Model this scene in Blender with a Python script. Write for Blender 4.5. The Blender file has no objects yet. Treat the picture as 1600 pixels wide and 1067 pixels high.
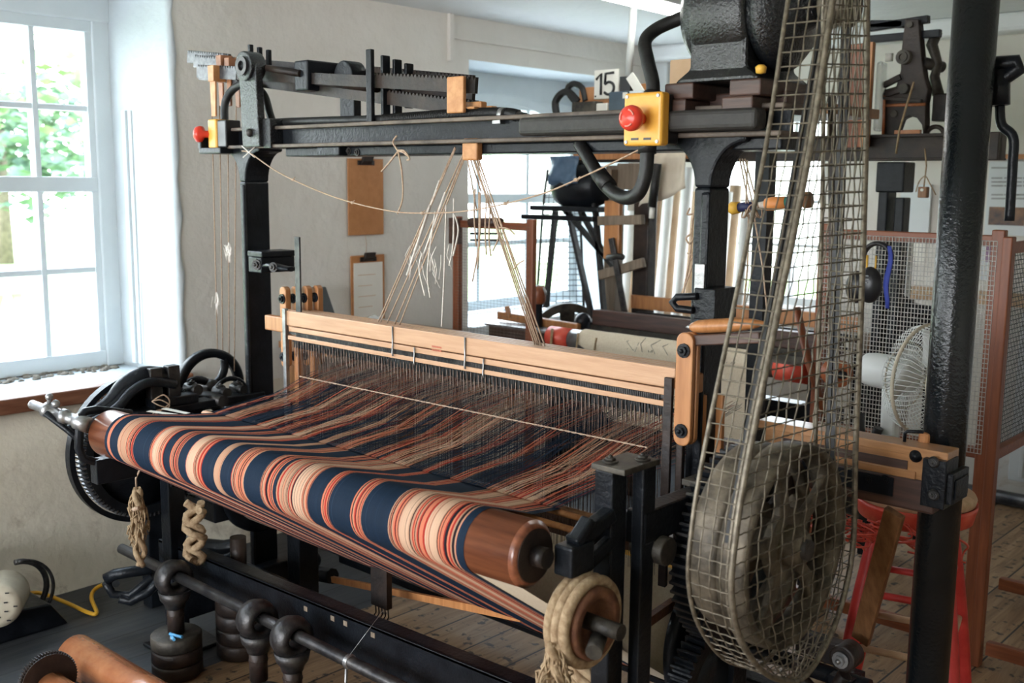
import bpy, math, random
from mathutils import Vector, Matrix, noise
R = random.Random(7)
SC = bpy.context.scene
COL = SC.collection
PI = math.pi

# ------------------------------------------------------------------ camera model (image taken as 1600 x 1067)
F = 1650.0
CAM = Vector((3.837, -.118, 1.55))
PITCH = math.atan((533.5 - 283.0) / F)
AZ = PI - math.atan(1810.0 / 1650.0)
ROLL = .0096
RIGHT = Vector((math.sin(AZ), -math.cos(AZ), 0))
FWD = Vector((math.cos(AZ) * math.cos(PITCH), math.sin(AZ) * math.cos(PITCH), -math.sin(PITCH)))
UP = RIGHT.cross(FWD)
RIGHT, UP = RIGHT * math.cos(ROLL) + UP * math.sin(ROLL), UP * math.cos(ROLL) - RIGHT * math.sin(ROLL)

def P(px, py, x=None, y=None, z=None, d=None):
    """world point seen in the photograph at (px, py) that lies on the plane x=, y= or z= (or at depth d)"""
    r = FWD + RIGHT * ((px - 800) / F) - UP * ((py - 533.5) / F)
    if x is not None: t = (x - CAM.x) / r.x
    elif y is not None: t = (y - CAM.y) / r.y
    elif z is not None: t = (z - CAM.z) / r.z
    else: t = d
    return CAM + r * t

def V(*a): return Vector(a)

# ------------------------------------------------------------------ materials
MATS = {}
def newmat(name):
    m = bpy.data.materials.new(name); m.use_nodes = True
    nt = m.node_tree; b = nt.nodes['Principled BSDF']
    MATS[name] = m
    return m, nt, b
def N(nt, t, **k):
    n = nt.nodes.new(t)
    for a, v in k.items(): setattr(n, a, v)
    return n
def ramp(nt, stops, interp='LINEAR'):
    n = nt.nodes.new('ShaderNodeValToRGB'); cr = n.color_ramp; cr.interpolation = interp
    while len(cr.elements) < len(stops): cr.elements.new(0.5)
    for e, (p, c) in zip(cr.elements, stops):
        e.position = p; e.color = (c[0], c[1], c[2], 1)
    return n
def coords(nt, scale=(1, 1, 1), loc=(0, 0, 0)):
    tc = N(nt, 'ShaderNodeTexCoord'); mp = N(nt, 'ShaderNodeMapping')
    mp.inputs['Scale'].default_value = scale; mp.inputs['Location'].default_value = loc
    nt.links.new(tc.outputs['Object'], mp.inputs['Vector'])
    return mp.outputs['Vector']
def noisetex(nt, vec, scale, detail=4, rough=.6, dist=0):
    n = N(nt, 'ShaderNodeTexNoise')
    n.inputs['Scale'].default_value = scale; n.inputs['Detail'].default_value = detail
    n.inputs['Roughness'].default_value = rough; n.inputs['Distortion'].default_value = dist
    nt.links.new(vec, n.inputs['Vector'])
    return n.outputs['Fac']
def addbump(nt, b, h, strength, dist=.01):
    bp = N(nt, 'ShaderNodeBump'); bp.inputs['Strength'].default_value = strength; bp.inputs['Distance'].default_value = dist
    nt.links.new(h, bp.inputs['Height']); nt.links.new(bp.outputs['Normal'], b.inputs['Normal'])
def mat(name, c1, c2=None, scale=20, rough=.5, metal=0, bump=0, bscale=None, stretch=(1, 1, 1), spec=None, lo=.35, hi=.65, detail=5, bdist=.004, coat=0):
    m, nt, b = newmat(name)
    b.inputs['Roughness'].default_value = rough; b.inputs['Metallic'].default_value = metal
    if spec is not None: b.inputs['Specular IOR Level'].default_value = spec
    if coat: b.inputs['Coat Weight'].default_value = coat; b.inputs['Coat Roughness'].default_value = .2
    vec = coords(nt, stretch)
    if c2 is not None:
        f = noisetex(nt, vec, scale, detail); r = ramp(nt, [(lo, c1), (hi, c2)])
        nt.links.new(f, r.inputs['Fac']); nt.links.new(r.outputs['Color'], b.inputs['Base Color'])
    else:
        b.inputs['Base Color'].default_value = (*c1, 1)
    if bump:
        addbump(nt, b, noisetex(nt, vec, bscale or scale, 3), bump, bdist)
    return m

mat('iron', (.0045, .0055, .0075), (.011, .0135, .0175), 14, .33, .0, .5, 90, bdist=.003, spec=.24)
mat('iron_rough', (.005, .006, .008), (.015, .017, .019), 9, .27, 0, .9, 140, bdist=.005, spec=.7)
mat('iron_brown', (.008, .0055, .005), (.04, .024, .017), 12, .5, .15, .4, 60)
mat('flange_dust', (.06, .045, .036), (.20, .155, .12), 9, .6, .1, .3, 60)
mat('iron_dusty', (.018, .016, .014), (.085, .073, .056), 16, .55, .3, .4, 70)
mat('motor_paint', (.006, .007, .008), (.02, .02, .02), 30, .22, 0, .7, 170, bdist=.003, spec=.55)
mat('column_paint', (.004, .006, .008), (.008, .011, .013), 8, .2, 0, .45, 110, bdist=.004, spec=.5)
mat('steel', (.24, .24, .24), (.40, .40, .40), 30, .38, .85, .2, 120)
mat('steel_dark', (.025, .025, .027), (.085, .08, .077), 22, .42, .7, .3, 90)
mat('tooth_steel', (.045, .046, .05), (.14, .14, .145), 40, .42, .5, .2, 120)
mat('heddle', (.07, .045, .034), (.22, .16, .13), 90, .4, .6)
mat('rust', (.10, .035, .018), (.20, .085, .04), 30, .75, .1, .5, 80)
mat('pulley', (.045, .037, .027), (.19, .155, .11), 18, .55, .35, .4, 90)
mat('wire', (.095, .078, .055), (.235, .20, .148), 60, .45, .4)
mat('wire_light', (.42, .40, .37), (.60, .58, .54), 60, .45, .3)
mat('wire_dark', (.012, .012, .013), (.03, .03, .03), 60, .5, .2)
def woodmat(name, c1, c2, rough=.42, axis=0, sc=7, coat=0):
    st = [9, 9, 9]; st[axis] = .7
    return mat(name, c1, c2, sc, rough, 0, .12, 30, stretch=tuple(st), lo=.3, hi=.7, coat=coat)
woodmat('heald_wood', (.50, .275, .15), (.63, .38, .225), .42, 0)
woodmat('wood_orange', (.37, .145, .048), (.55, .25, .095), .38, 2)
woodmat('wood_lay', (.33, .15, .06), (.53, .27, .115), .34, 0, coat=.3)
woodmat('wood_red', (.16, .042, .016), (.28, .085, .032), .42, 2)
woodmat('wood_red_x', (.16, .042, .016), (.28, .085, .032), .42, 0)
woodmat('wood_dark', (.035, .018, .014), (.105, .05, .034), .45, 0)
woodmat('wood_brown', (.17, .075, .03), (.33, .16, .07), .45, 2)
woodmat('wood_pale', (.46, .29, .16), (.62, .42, .26), .55, 0)
woodmat('wood_grey', (.15, .11, .075), (.27, .21, .15), .6, 2)
woodmat('roller_wood', (.13, .035, .016), (.27, .09, .04), .30, 0, coat=.5)
mat('leather', (.50, .21, .07), (.66, .33, .14), 30, .5, 0, .3, 60)
mat('leather_brown', (.27, .10, .04), (.42, .18, .08), 30, .5, 0, .3, 60)
mat('string', (.38, .25, .165), (.55, .41, .30), 120, .8)
mat('string_white', (.62, .56, .50), (.78, .73, .67), 120, .85)
mat('rope', (.25, .16, .085), (.45, .33, .20), 60, .85, 0, .6, 160)
mat('yellow', (.86, .40, .045), (.90, .47, .07), 20, .38)
mat('red_plastic', (.75, .055, .03), None, rough=.3)
mat('red_pale', (.85, .30, .24), None, rough=.4)
mat('black_plastic', (.012, .012, .014), None, rough=.35)
mat('black_rubber', (.006, .0055, .0055), (.012, .012, .012), 40, .5, 0, .3, 90)
mat('box_grey', (.022, .02, .0185), (.034, .031, .028), 40, .6, 0, .25, 120)
mat('cardboard', (.56, .37, .22), (.64, .44, .28), 10, .8)
mat('tube_card', (.50, .34, .21), (.62, .45, .30), 6, .8)
mat('tube_white', (.72, .69, .64), (.80, .77, .73), 6, .75)
mat('cream_cloth', (.66, .55, .40), (.74, .64, .49), 160, .9, 0, .3, 300)
mat('white_paint', (.66, .71, .73), (.71, .76, .78), 5, .45, 0, .15, 20)
mat('sign_white', (.76, .74, .67), None, rough=.55)
mat('ink', (.010, .010, .012), None, rough=.5)
mat('blue_plastic', (.05, .10, .17), (.11, .18, .27), 12, .35)
mat('blue_box', (.035, .06, .085), (.05, .08, .11), 12, .45)
mat('hardboard', (.40, .165, .055), (.47, .205, .075), 25, .5)
mat('paper', (.74, .71, .64), (.80, .77, .70), 6, .8)
mat('fan_white', (.66, .68, .66), None, rough=.4)
mat('clear_plastic', (.55, .60, .60), None, rough=.15)
mat('red_paint', (.50, .030, .026), (.62, .05, .04), 20, .4)
mat('stamp', (.55, .16, .09), None, rough=.6)
mat('tape_red', (.62, .05, .03), (.75, .12, .07), 20, .4)
mat('lanyard_blue', (.03, .05, .30), None, rough=.7)
mat('green_paint', (.03, .20, .16), None, rough=.5)
mat('navy_paint', (.015, .02, .08), None, rough=.5)
mat('orange_paint', (.75, .28, .08), None, rough=.5)
mat('yellow_paint', (.80, .45, .06), None, rough=.5)
mat('blue_clip', (.12, .40, .70), None, rough=.35)
mat('cable_yellow', (.80, .42, .03), None, rough=.45)
mat('copper_roll', (.30, .085, .03), (.52, .21, .09), 7, .25, 0, .3, 40, coat=.4)
mat('beige_metal', (.47, .41, .31), (.55, .49, .38), 20, .5)
mat('bark', (.10, .08, .06), (.2, .16, .12), 10, .9)
mat('leaf', (.10, .17, .07), (.26, .36, .17), 3, .8)
mat('leaf_dark', (.06, .12, .08), (.16, .25, .14), 3, .8)
mat('lawn', (.22, .32, .12), (.36, .46, .20), 3, .9)
mat('paving', (.52, .50, .47), (.60, .58, .55), 4, .9)
mat('bench_wood', (.30, .27, .24), (.40, .37, .33), 6, .8)
mat('render_wall', (.60, .58, .54), (.68, .66, .62), 4, .9)
mat('slate', (.12, .14, .17), (.18, .2, .23), 6, .7)
mat('pipe_paint', (.60, .62, .60), None, rough=.45)
mat('stone', (.14, .115, .09), (.34, .30, .25), 18, .95, 0, .9, 40, bdist=.02)
mat('sill_wood', (.13, .045, .022), (.25, .11, .06), 8, .5, 0, .3, 40, stretch=(4, .6, 4))
mat('dark_screen', (.03, .034, .036), (.05, .055, .057), 12, .4)
mat('board_white', (.62, .65, .66), (.68, .71, .72), 3, .6)
mat('photo_warm', (.03, .035, .05), (.34, .17, .08), 7, .5)
mat('photo_pink', (.22, .10, .20), (.42, .30, .42), 9, .5)
mat('text_grey', (.33, .33, .33), None, rough=.8)
mat('perspex', (.62, .66, .66), None, rough=.2)
mat('cloth_calico', (.62, .54, .42), (.72, .64, .52), 9, .9, 0, .2, 30)

# emissive lamp tube
m, nt, b = newmat('lamp_tube'); b.inputs['Base Color'].default_value = (1, 1, 1, 1)
b.inputs['Emission Color'].default_value = (1, .98, .94, 1); b.inputs['Emission Strength'].default_value = 9

# window glass: clear sheet with a fresnel sheen
m, nt, b = newmat('glass'); nt.nodes.remove(b)
tr = N(nt, 'ShaderNodeBsdfTransparent'); tr.inputs['Color'].default_value = (.96, .98, .98, 1)
gl = N(nt, 'ShaderNodeBsdfGlossy'); gl.inputs['Roughness'].default_value = .03
fr = N(nt, 'ShaderNodeLayerWeight'); fr.inputs['Blend'].default_value = .5
pw = N(nt, 'ShaderNodeMath', operation='POWER'); pw.inputs[1].default_value = 5; nt.links.new(fr.outputs['Facing'], pw.inputs[0])
ma = N(nt, 'ShaderNodeMath', operation='MULTIPLY_ADD'); ma.inputs[1].default_value = .7; ma.inputs[2].default_value = .03; nt.links.new(pw.outputs[0], ma.inputs[0])
mx = N(nt, 'ShaderNodeMixShader')
nt.links.new(ma.outputs[0], mx.inputs[0]); nt.links.new(tr.outputs[0], mx.inputs[1]); nt.links.new(gl.outputs[0], mx.inputs[2])
nt.links.new(mx.outputs[0], nt.nodes['Material Output'].inputs['Surface'])
# clear plastic sheet (jar, polythene)
m, nt, b = newmat('polythene'); nt.nodes.remove(b)
tr = N(nt, 'ShaderNodeBsdfTransparent'); df = N(nt, 'ShaderNodeBsdfPrincipled')
df.inputs['Base Color'].default_value = (.75, .8, .8, 1); df.inputs['Roughness'].default_value = .12
mx = N(nt, 'ShaderNodeMixShader'); mx.inputs[0].default_value = .35
nt.links.new(tr.outputs[0], mx.inputs[1]); nt.links.new(df.outputs[0], mx.inputs[2])
nt.links.new(mx.outputs[0], nt.nodes['Material Output'].inputs['Surface'])

# plaster: lime-washed, with flaking stains lower down (dirt has its own shape)
def plaster(name, base1, base2, stain, amt):
    m, nt, b = newmat(name); b.inputs['Roughness'].default_value = .85
    g = N(nt, 'ShaderNodeNewGeometry'); vec = g.outputs['Position']
    f = noisetex(nt, vec, 2.2, 6); r = ramp(nt, [(.3, base1), (.7, base2)]); nt.links.new(f, r.inputs['Fac'])
    f2 = noisetex(nt, vec, 5.5, 8, .7, .6); r2 = ramp(nt, [(.60 - amt, (0, 0, 0)), (.72, (1, 1, 1))]); nt.links.new(f2, r2.inputs['Fac'])
    sx = N(nt, 'ShaderNodeSeparateXYZ'); nt.links.new(vec, sx.inputs[0])
    zr = N(nt, 'ShaderNodeMapRange'); zr.inputs[1].default_value = .0; zr.inputs[2].default_value = .75
    zr.inputs[3].default_value = 1.0; zr.inputs[4].default_value = .12
    nt.links.new(sx.outputs['Z'], zr.inputs[0])
    mu = N(nt, 'ShaderNodeMath', operation='MULTIPLY'); nt.links.new(r2.outputs['Color'], mu.inputs[0]); nt.links.new(zr.outputs[0], mu.inputs[1])
    mx = N(nt, 'ShaderNodeMixRGB'); nt.links.new(mu.outputs[0], mx.inputs[0]); nt.links.new(r.outputs['Color'], mx.inputs[1])
    mx.inputs[2].default_value = (*stain, 1)
    nt.links.new(mx.outputs[0], b.inputs['Base Color'])
    addbump(nt, b, noisetex(nt, vec, 9, 8, .6), .35, .03)
    return m
plaster('plaster', (.64, .605, .55), (.71, .68, .625), (.40, .30, .20), .02)
plaster('plaster_white', (.47, .51, .53), (.54, .58, .60), (.66, .60, .52), -.03)
plaster('ceiling_white', (.70, .72, .72), (.76, .78, .78), (.6, .55, .5), -.06)
plaster('plaster_low', (.60, .535, .43), (.70, .64, .53), (.27, .20, .135), .05)

# floor: worn boards running along the wall (y), tarred dark near the wall
m, nt, b = newmat('floor_boards'); b.inputs['Roughness'].default_value = .55
g = N(nt, 'ShaderNodeNewGeometry'); pos = g.outputs['Position']
sx = N(nt, 'ShaderNodeSeparateXYZ'); nt.links.new(pos, sx.inputs[0])
def M(op, a, b_=None, c=None):
    n = N(nt, 'ShaderNodeMath', operation=op)
    for i, v in enumerate((a, b_, c)):
        if v is None: continue
        if isinstance(v, (int, float)): n.inputs[i].default_value = v
        else: nt.links.new(v, n.inputs[i])
    return n.outputs[0]
u = M('DIVIDE', sx.outputs['X'], .185)
cell = M('FLOOR', u); fr_ = M('FRACT', u)
seam = M('LESS_THAN', M('ABSOLUTE', M('SUBTRACT', fr_, .5)), .482)     # 1 on the board, 0 in the gap
mp = N(nt, 'ShaderNodeMapping'); mp.inputs['Scale'].default_value = (14, 1.1, 1); nt.links.new(pos, mp.inputs['Vector'])
cb = N(nt, 'ShaderNodeCombineXYZ'); nt.links.new(cell, cb.inputs[0]); nt.links.new(M('MULTIPLY', cell, 3.7), cb.inputs[1])
va = N(nt, 'ShaderNodeVectorMath', operation='ADD'); nt.links.new(mp.outputs[0], va.inputs[0]); nt.links.new(cb.outputs[0], va.inputs[1])
grain = noisetex(nt, va.outputs[0], 2.2, 7, .65, .8)
wood = ramp(nt, [(.25, (.12, .062, .03)), (.5, (.28, .17, .088)), (.75, (.42, .28, .16))]); nt.links.new(grain, wood.inputs['Fac'])
spots = noisetex(nt, pos, 26, 4, .55); sr = ramp(nt, [(.36, (0, 0, 0)), (.42, (1, 1, 1))]); nt.links.new(spots, sr.inputs['Fac'])
mxs = N(nt, 'ShaderNodeMixRGB'); nt.links.new(sr.outputs[0], mxs.inputs[0]); mxs.inputs[1].default_value = (.05, .035, .025, 1); nt.links.new(wood.outputs[0], mxs.inputs[2])
tar = ramp(nt, [(.3, (.018, .022, .027)), (.75, (.055, .055, .056))]); nt.links.new(grain, tar.inputs['Fac'])
edge = M('LESS_THAN', sx.outputs['X'], .97)
mxt = N(nt, 'ShaderNodeMixRGB'); nt.links.new(edge, mxt.inputs[0]); nt.links.new(mxs.outputs[0], mxt.inputs[1]); nt.links.new(tar.outputs[0], mxt.inputs[2])
mxg = N(nt, 'ShaderNodeMixRGB'); nt.links.new(seam, mxg.inputs[0]); mxg.inputs[1].default_value = (.012, .01, .009, 1); nt.links.new(mxt.outputs[0], mxg.inputs[2])
nt.links.new(mxg.outputs[0], b.inputs['Base Color'])
addbump(nt, b, M('ADD', M('MULTIPLY', seam, 1.5), grain), .35, .006)

# yarn: colour of each thread stored on the mesh, twist as fine bump
for nm, rg in (('yarn', .75),):
    m, nt, b = newmat(nm); b.inputs['Roughness'].default_value = rg
    at_ = N(nt, 'ShaderNodeAttribute'); at_.attribute_name = 'thread'
    nt.links.new(at_.outputs['Color'], b.inputs['Base Color'])
    b.inputs['Specular IOR Level'].default_value = .25
    addbump(nt, b, noisetex(nt, coords(nt, (300, 60, 60)), 4, 2), .35, .002)

# ------------------------------------------------------------------ mesh builder
def ortho(d):
    d = Vector(d).normalized()
    a = Vector((0, 0, 1)) if abs(d.z) < .9 else Vector((1, 0, 0))
    s = d.cross(a).normalized(); t = s.cross(d).normalized()
    return d, s, t

SPLIT = {'picking_gear', 'harness_arm', 'foot_rail', 'side_frame', 'boss', 'bolt', 'nut', 'hook', 'linkage', 'bearing', 'leather_hanger', 'screw', 'slot', 'cored_hole', 'bracket', 'comb_plate', 'front_rail', 'cross_shaft', 'leg', 'mount', 'draw_hook', 'wooden_rail', 'motor_stand', 'back_rail', 'text_lines', 'pencil_line', 'strand', 'drive_belt', 'cage_ring', 'lever_rod', 'picker', 'rod', 'pivot_standard', 'cross_arm', 'drum_shaft', 'jack_lever', 'side_rail', 'pale_rail', 'tie_bar'}
class MB:
    def __init__(s): s.v = []; s.f = []; s.sm = []; s.mi = []; s.k = 0; s.col = []; s.c = None
    def add(s, vs, fs, smooth=False):
        n = len(s.v); s.v.extend([Vector(p) for p in vs])
        for f in fs:
            s.f.append([i + n for i in f]); s.sm.append(smooth); s.mi.append(s.k); s.col.append(s.c)
        return s
    def box(s, a, b):
        (x0, y0, z0), (x1, y1, z1) = a, b
        if x0 > x1: x0, x1 = x1, x0
        if y0 > y1: y0, y1 = y1, y0
        if z0 > z1: z0, z1 = z1, z0
        v = [(x0, y0, z0), (x1, y0, z0), (x1, y1, z0), (x0, y1, z0), (x0, y0, z1), (x1, y0, z1), (x1, y1, z1), (x0, y1, z1)]
        return s.add(v, [(3, 2, 1, 0), (4, 5, 6, 7), (0, 1, 5, 4), (1, 2, 6, 5), (2, 3, 7, 6), (3, 0, 4, 7)])
    def bar(s, p, q, w, h, up=(0, 0, 1), w2=None, h2=None):
        p = Vector(p); q = Vector(q); d = (q - p).normalized(); up = Vector(up)
        sd = d.cross(up)
        if sd.length < 1e-4: sd = d.cross(Vector((1, 0, 0)))
        sd.normalize(); u = sd.cross(d).normalized(); w2 = w2 or w; h2 = h2 or h
        v = []
        for c, ww, hh in ((p, w, h), (q, w2, h2)):
            for a, b_ in ((-1, -1), (1, -1), (1, 1), (-1, 1)): v.append(c + sd * (a * ww / 2) + u * (b_ * hh / 2))
        return s.add(v, [(3, 2, 1, 0), (4, 5, 6, 7), (0, 1, 5, 4), (1, 2, 6, 5), (2, 3, 7, 6), (3, 0, 4, 7)])
    def tube(s, pts, r, n=8, closed=False, caps=True, flat=1.0):
        pts = [Vector(p) for p in pts]; m = len(pts)
        rs = r if isinstance(r, (list, tuple)) else [r] * m
        tang = []
        for i in range(m):
            a = pts[(i - 1) % m] if (closed or i > 0) else pts[i]
            b_ = pts[(i + 1) % m] if (closed or i < m - 1) else pts[i]
            t = b_ - a
            tang.append(t.normalized() if t.length > 1e-9 else Vector((0, 0, 1)))
        _, sd, up = ortho(tang[0]); v = []
        for i in range(m):
            t = tang[i]; sd = (sd - t * sd.dot(t))
            if sd.length < 1e-6: _, sd, _ = ortho(t)
            sd.normalize(); up = t.cross(sd)
            for j in range(n):
                a = 2 * PI * j / n
                v.append(pts[i] + sd * (math.cos(a) * rs[i]) + up * (math.sin(a) * rs[i] * flat))
        fs = []
        for i in range(m if closed else m - 1):
            i2 = (i + 1) % m
            for j in range(n):
                j2 = (j + 1) % n
                fs.append((i * n + j, i * n + j2, i2 * n + j2, i2 * n + j))
        s.add(v, fs, True)
        if caps and not closed:
            b0 = len(s.v) - len(v)
            s.f.append([b0 + j for j in reversed(range(n))]); s.sm.append(False); s.mi.append(s.k); s.col.append(s.c)
            s.f.append([b0 + (m - 1) * n + j for j in range(n)]); s.sm.append(False); s.mi.append(s.k); s.col.append(s.c)
        return s
    def cyl(s, p, q, r, r2=None, n=24): return s.tube([p, q], [r, r if r2 is None else r2], n)
    def lathe(s, c, axis, prof, n=32, closed=False):
        """prof: (radius, offset along axis) pairs; closed joins the profile's ends"""
        d, a, b_ = ortho(axis); c = Vector(c); v = []; m = len(prof)
        for r, t in prof:
            for j in range(n):
                an = 2 * PI * j / n
                v.append(c + d * t + (a * math.cos(an) + b_ * math.sin(an)) * r)
        fs = []
        for i in range(m if closed else m - 1):
            i2 = (i + 1) % m
            for j in range(n):
                j2 = (j + 1) % n
                fs.append((i * n + j, i2 * n + j, i2 * n + j2, i * n + j2))
        s.add(v, fs, True)
        if not closed:
            base = len(s.v) - len(v)
            for i, rev in ((0, False), (m - 1, True)):
                if prof[i][0] > 1e-5:
                    idx = [base + i * n + j for j in range(n)]
                    s.f.append(idx if not rev else idx[::-1]); s.sm.append(False); s.mi.append(s.k); s.col.append(s.c)
        return s
    def ring(s, c, axis, r0, r1, w, n=40):
        return s.lathe(c, axis, [(r0, -w / 2), (r1, -w / 2), (r1, w / 2), (r0, w / 2)], n, True)._flat(n * 4)
    def _flat(s, k):
        for i in range(len(s.sm) - k, len(s.sm)): s.sm[i] = False
        return s
    def prism(s, poly, th):
        poly = [Vector(p) for p in poly]; th = Vector(th); n = len(poly)
        v = poly + [p + th for p in poly]
        fs = [list(range(n))[::-1], list(range(n, 2 * n))] + [(i, (i + 1) % n, n + (i + 1) % n, n + i) for i in range(n)]
        return s.add(v, fs)
    def sphere(s, c, r, n=14, m=8, sc=(1, 1, 1)):
        v = []; fs = []; c = Vector(c)
        for i in range(m + 1):
            a = PI * i / m
            for j in range(n):
                b_ = 2 * PI * j / n
                v.append(c + Vector((math.sin(a) * math.cos(b_) * r * sc[0], math.sin(a) * math.sin(b_) * r * sc[1], math.cos(a) * r * sc[2])))
        for i in range(m):
            for j in range(n):
                j2 = (j + 1) % n
                fs.append((i * n + j, (i + 1) * n + j, (i + 1) * n + j2, i * n + j2))
        return s.add(v, fs, True)
    def gear(s, c, axis, r, w, nt_, dep, bore=0):
        d, a, b_ = ortho(axis); c = Vector(c); v = []; fs = []; k = nt_ * 4
        def pt(i, rr, t):
            an = 2 * PI * i / k
            return c + (a * math.cos(an) + b_ * math.sin(an)) * rr + d * t
        for t in (-w / 2, w / 2):
            for i in range(k): v.append(pt(i, r if i % 4 in (1, 2) else r - dep, t))
        for t in (-w / 2, w / 2):
            for i in range(k): v.append(pt(i, bore or r * .8, t))
        for i in range(k):
            j = (i + 1) % k
            fs += [(i, j, k + j, k + i), (2 * k + i, 2 * k + j, j, i), (k + i, k + j, 3 * k + j, 3 * k + i), (2 * k + j, 2 * k + i, 3 * k + i, 3 * k + j)]
        return s.add(v, fs)
    def mesh(s, name):
        me = bpy.data.meshes.new(name)
        return me
    def clusters(s, eps=.004):
        n = len(s.v); par = list(range(n))
        def fd(i):
            while par[i] != i: par[i] = par[par[i]]; i = par[i]
            return i
        for f in s.f:
            for i in f[1:]: par[fd(i)] = fd(f[0])
        comp = {}
        for k, f in enumerate(s.f): comp.setdefault(fd(f[0]), []).append(k)
        bx = []
        for fs in comp.values():
            vs = {i for k in fs for i in s.f[k]}; bx.append(([min(s.v[i][a] for i in vs) - eps for a in range(3)], [max(s.v[i][a] for i in vs) + eps for a in range(3)], fs))
        groups = []
        for lo, hi, fs in bx:
            g = (lo, hi, list(fs)); again = True
            while again:
                again = False
                for h in groups:
                    if all(g[0][a] <= h[1][a] and h[0][a] <= g[1][a] for a in range(3)):
                        groups.remove(h); g = ([min(g[0][a], h[0][a]) for a in range(3)], [max(g[1][a], h[1][a]) for a in range(3)], g[2] + h[2]); again = True; break
            groups.append(g)
        out = []
        for g in groups:
            q = MB(); mp = {}
            for k in g[2]:
                nf = []
                for i in s.f[k]:
                    if i not in mp: mp[i] = len(q.v); q.v.append(s.v[i])
                    nf.append(mp[i])
                q.f.append(nf); q.sm.append(s.sm[k]); q.mi.append(s.mi[k]); q.col.append(s.col[k])
            out.append(q)
        return out
    def build(s, name, mats, parent=None, **k):
        if parent is not None and name in SPLIT:
            os_ = [q.build1(name, mats, parent, **k) for q in s.clusters()]
            return os_[0]
        return s.build1(name, mats, parent, **k)
    def build1(s, name, mats, parent=None, bevel=0, seg=2, origin=None, label=None, kind=None, shade=None):
        me = bpy.data.meshes.new(name)
        if parent is not None:
            top = parent
            while top.parent is not None: top = top.parent
            o0 = Vector(top.location)
        elif origin is not None: o0 = Vector(origin)
        else:
            xs = [p.x for p in s.v]; ys = [p.y for p in s.v]; zs = [p.z for p in s.v]
            o0 = Vector(((min(xs) + max(xs)) / 2, (min(ys) + max(ys)) / 2, min(zs)))
        me.from_pydata([p - o0 for p in s.v], [], s.f)
        me.polygons.foreach_set('use_smooth', s.sm)
        if not isinstance(mats, (list, tuple)): mats = [mats]
        for m_ in mats: me.materials.append(MATS[m_])
        if len(mats) > 1: me.polygons.foreach_set('material_index', s.mi)
        if any(c is not None for c in s.col):
            at_ = me.attributes.new('thread', 'FLOAT_COLOR', 'CORNER'); buf = []
            for pl, c in zip(me.polygons, s.col):
                c = c or (0, 0, 0); buf.extend([c[0], c[1], c[2], 1.0] * pl.loop_total)
            at_.data.foreach_set('color', buf)
        me.update()
        o = bpy.data.objects.new(name, me); COL.objects.link(o)
        if parent is not None: o.parent = parent
        else: o.location = o0
        if bevel:
            b_ = o.modifiers.new('Bevel', 'BEVEL'); b_.width = bevel; b_.segments = seg; b_.limit_method = 'ANGLE'; b_.angle_limit = .7
        if label: o['label'] = label
        if kind: o['kind'] = kind
        return o

def tag(o, label, cat, group=None, kind=None):
    o['label'] = label; o['category'] = cat
    if group: o['group'] = group
    if kind: o['kind'] = kind
    return o
def thing(name, label, cat, loc, group=None):
    o = bpy.data.objects.new(name, None); COL.objects.link(o); o.location = Vector(loc); o.empty_display_size = .05
    return tag(o, label, cat, group)
def copy_tree(o, parent=None):
    c = o.copy(); COL.objects.link(c)
    if parent is not None: c.parent = parent
    for ch in [k for k in bpy.data.objects if k.parent == o]: copy_tree(ch, c)
    return c
def struct(mb, name, m, **k):
    o = mb.build(name, m, None, **k); o['kind'] = 'structure'; return o

def bez(pts, n=8):
    """Catmull-Rom through the points"""
    pts = [Vector(p) for p in pts]; out = []
    for i in range(len(pts) - 1):
        p0 = pts[max(i - 1, 0)]; p1 = pts[i]; p2 = pts[i + 1]; p3 = pts[min(i + 2, len(pts) - 1)]
        for j in range(n):
            t = j / n
            out.append(.5 * ((2 * p1) + (p2 - p0) * t + (2 * p0 - 5 * p1 + 4 * p2 - p3) * t * t + (3 * p1 - p0 - 3 * p2 + p3) * t ** 3))
    out.append(pts[-1]); return out
def arc(c, axis, r, a0, a1, n=16, start=None):
    d, a, b_ = ortho(axis); c = Vector(c)
    return [c + (a * math.cos(a0 + (a1 - a0) * i / n) + b_ * math.sin(a0 + (a1 - a0) * i / n)) * r for i in range(n + 1)]
def circ_yz(c, r, a0=0, a1=2 * PI, n=24):
    """points on a circle in the plane x = const; angle 0 points along +y, pi/2 up"""
    c = Vector(c); return [c + Vector((0, math.cos(a0 + (a1 - a0) * i / n) * r, math.sin(a0 + (a1 - a0) * i / n) * r)) for i in range(n + (0 if abs(a1 - a0 - 2 * PI) < 1e-6 else 1))]
def bolt(mb, p, axis, r=.009, h=.007):
    d, a, b_ = ortho(axis); p = Vector(p)
    mb.cyl(p, p + d * h * .4, r * 1.5, n=12); mb.cyl(p + d * h * .4, p + d * h, r, n=6); mb.sphere(p + d * h, r * .5, 8, 5)
# ================================================================== ROOM
WT = .45                      # thickness of the window wall
YF = 5.35                     # far wall
CEIL = 2.355
XR = 6.2
w1 = (.55, 2.106)             # window_1 opening along y
w2a, w2b = 3.75, 5.12         # window_2 opening
S1, T1 = .757, 2.30
S2, T2 = .80, 2.15
mb = MB()
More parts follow.
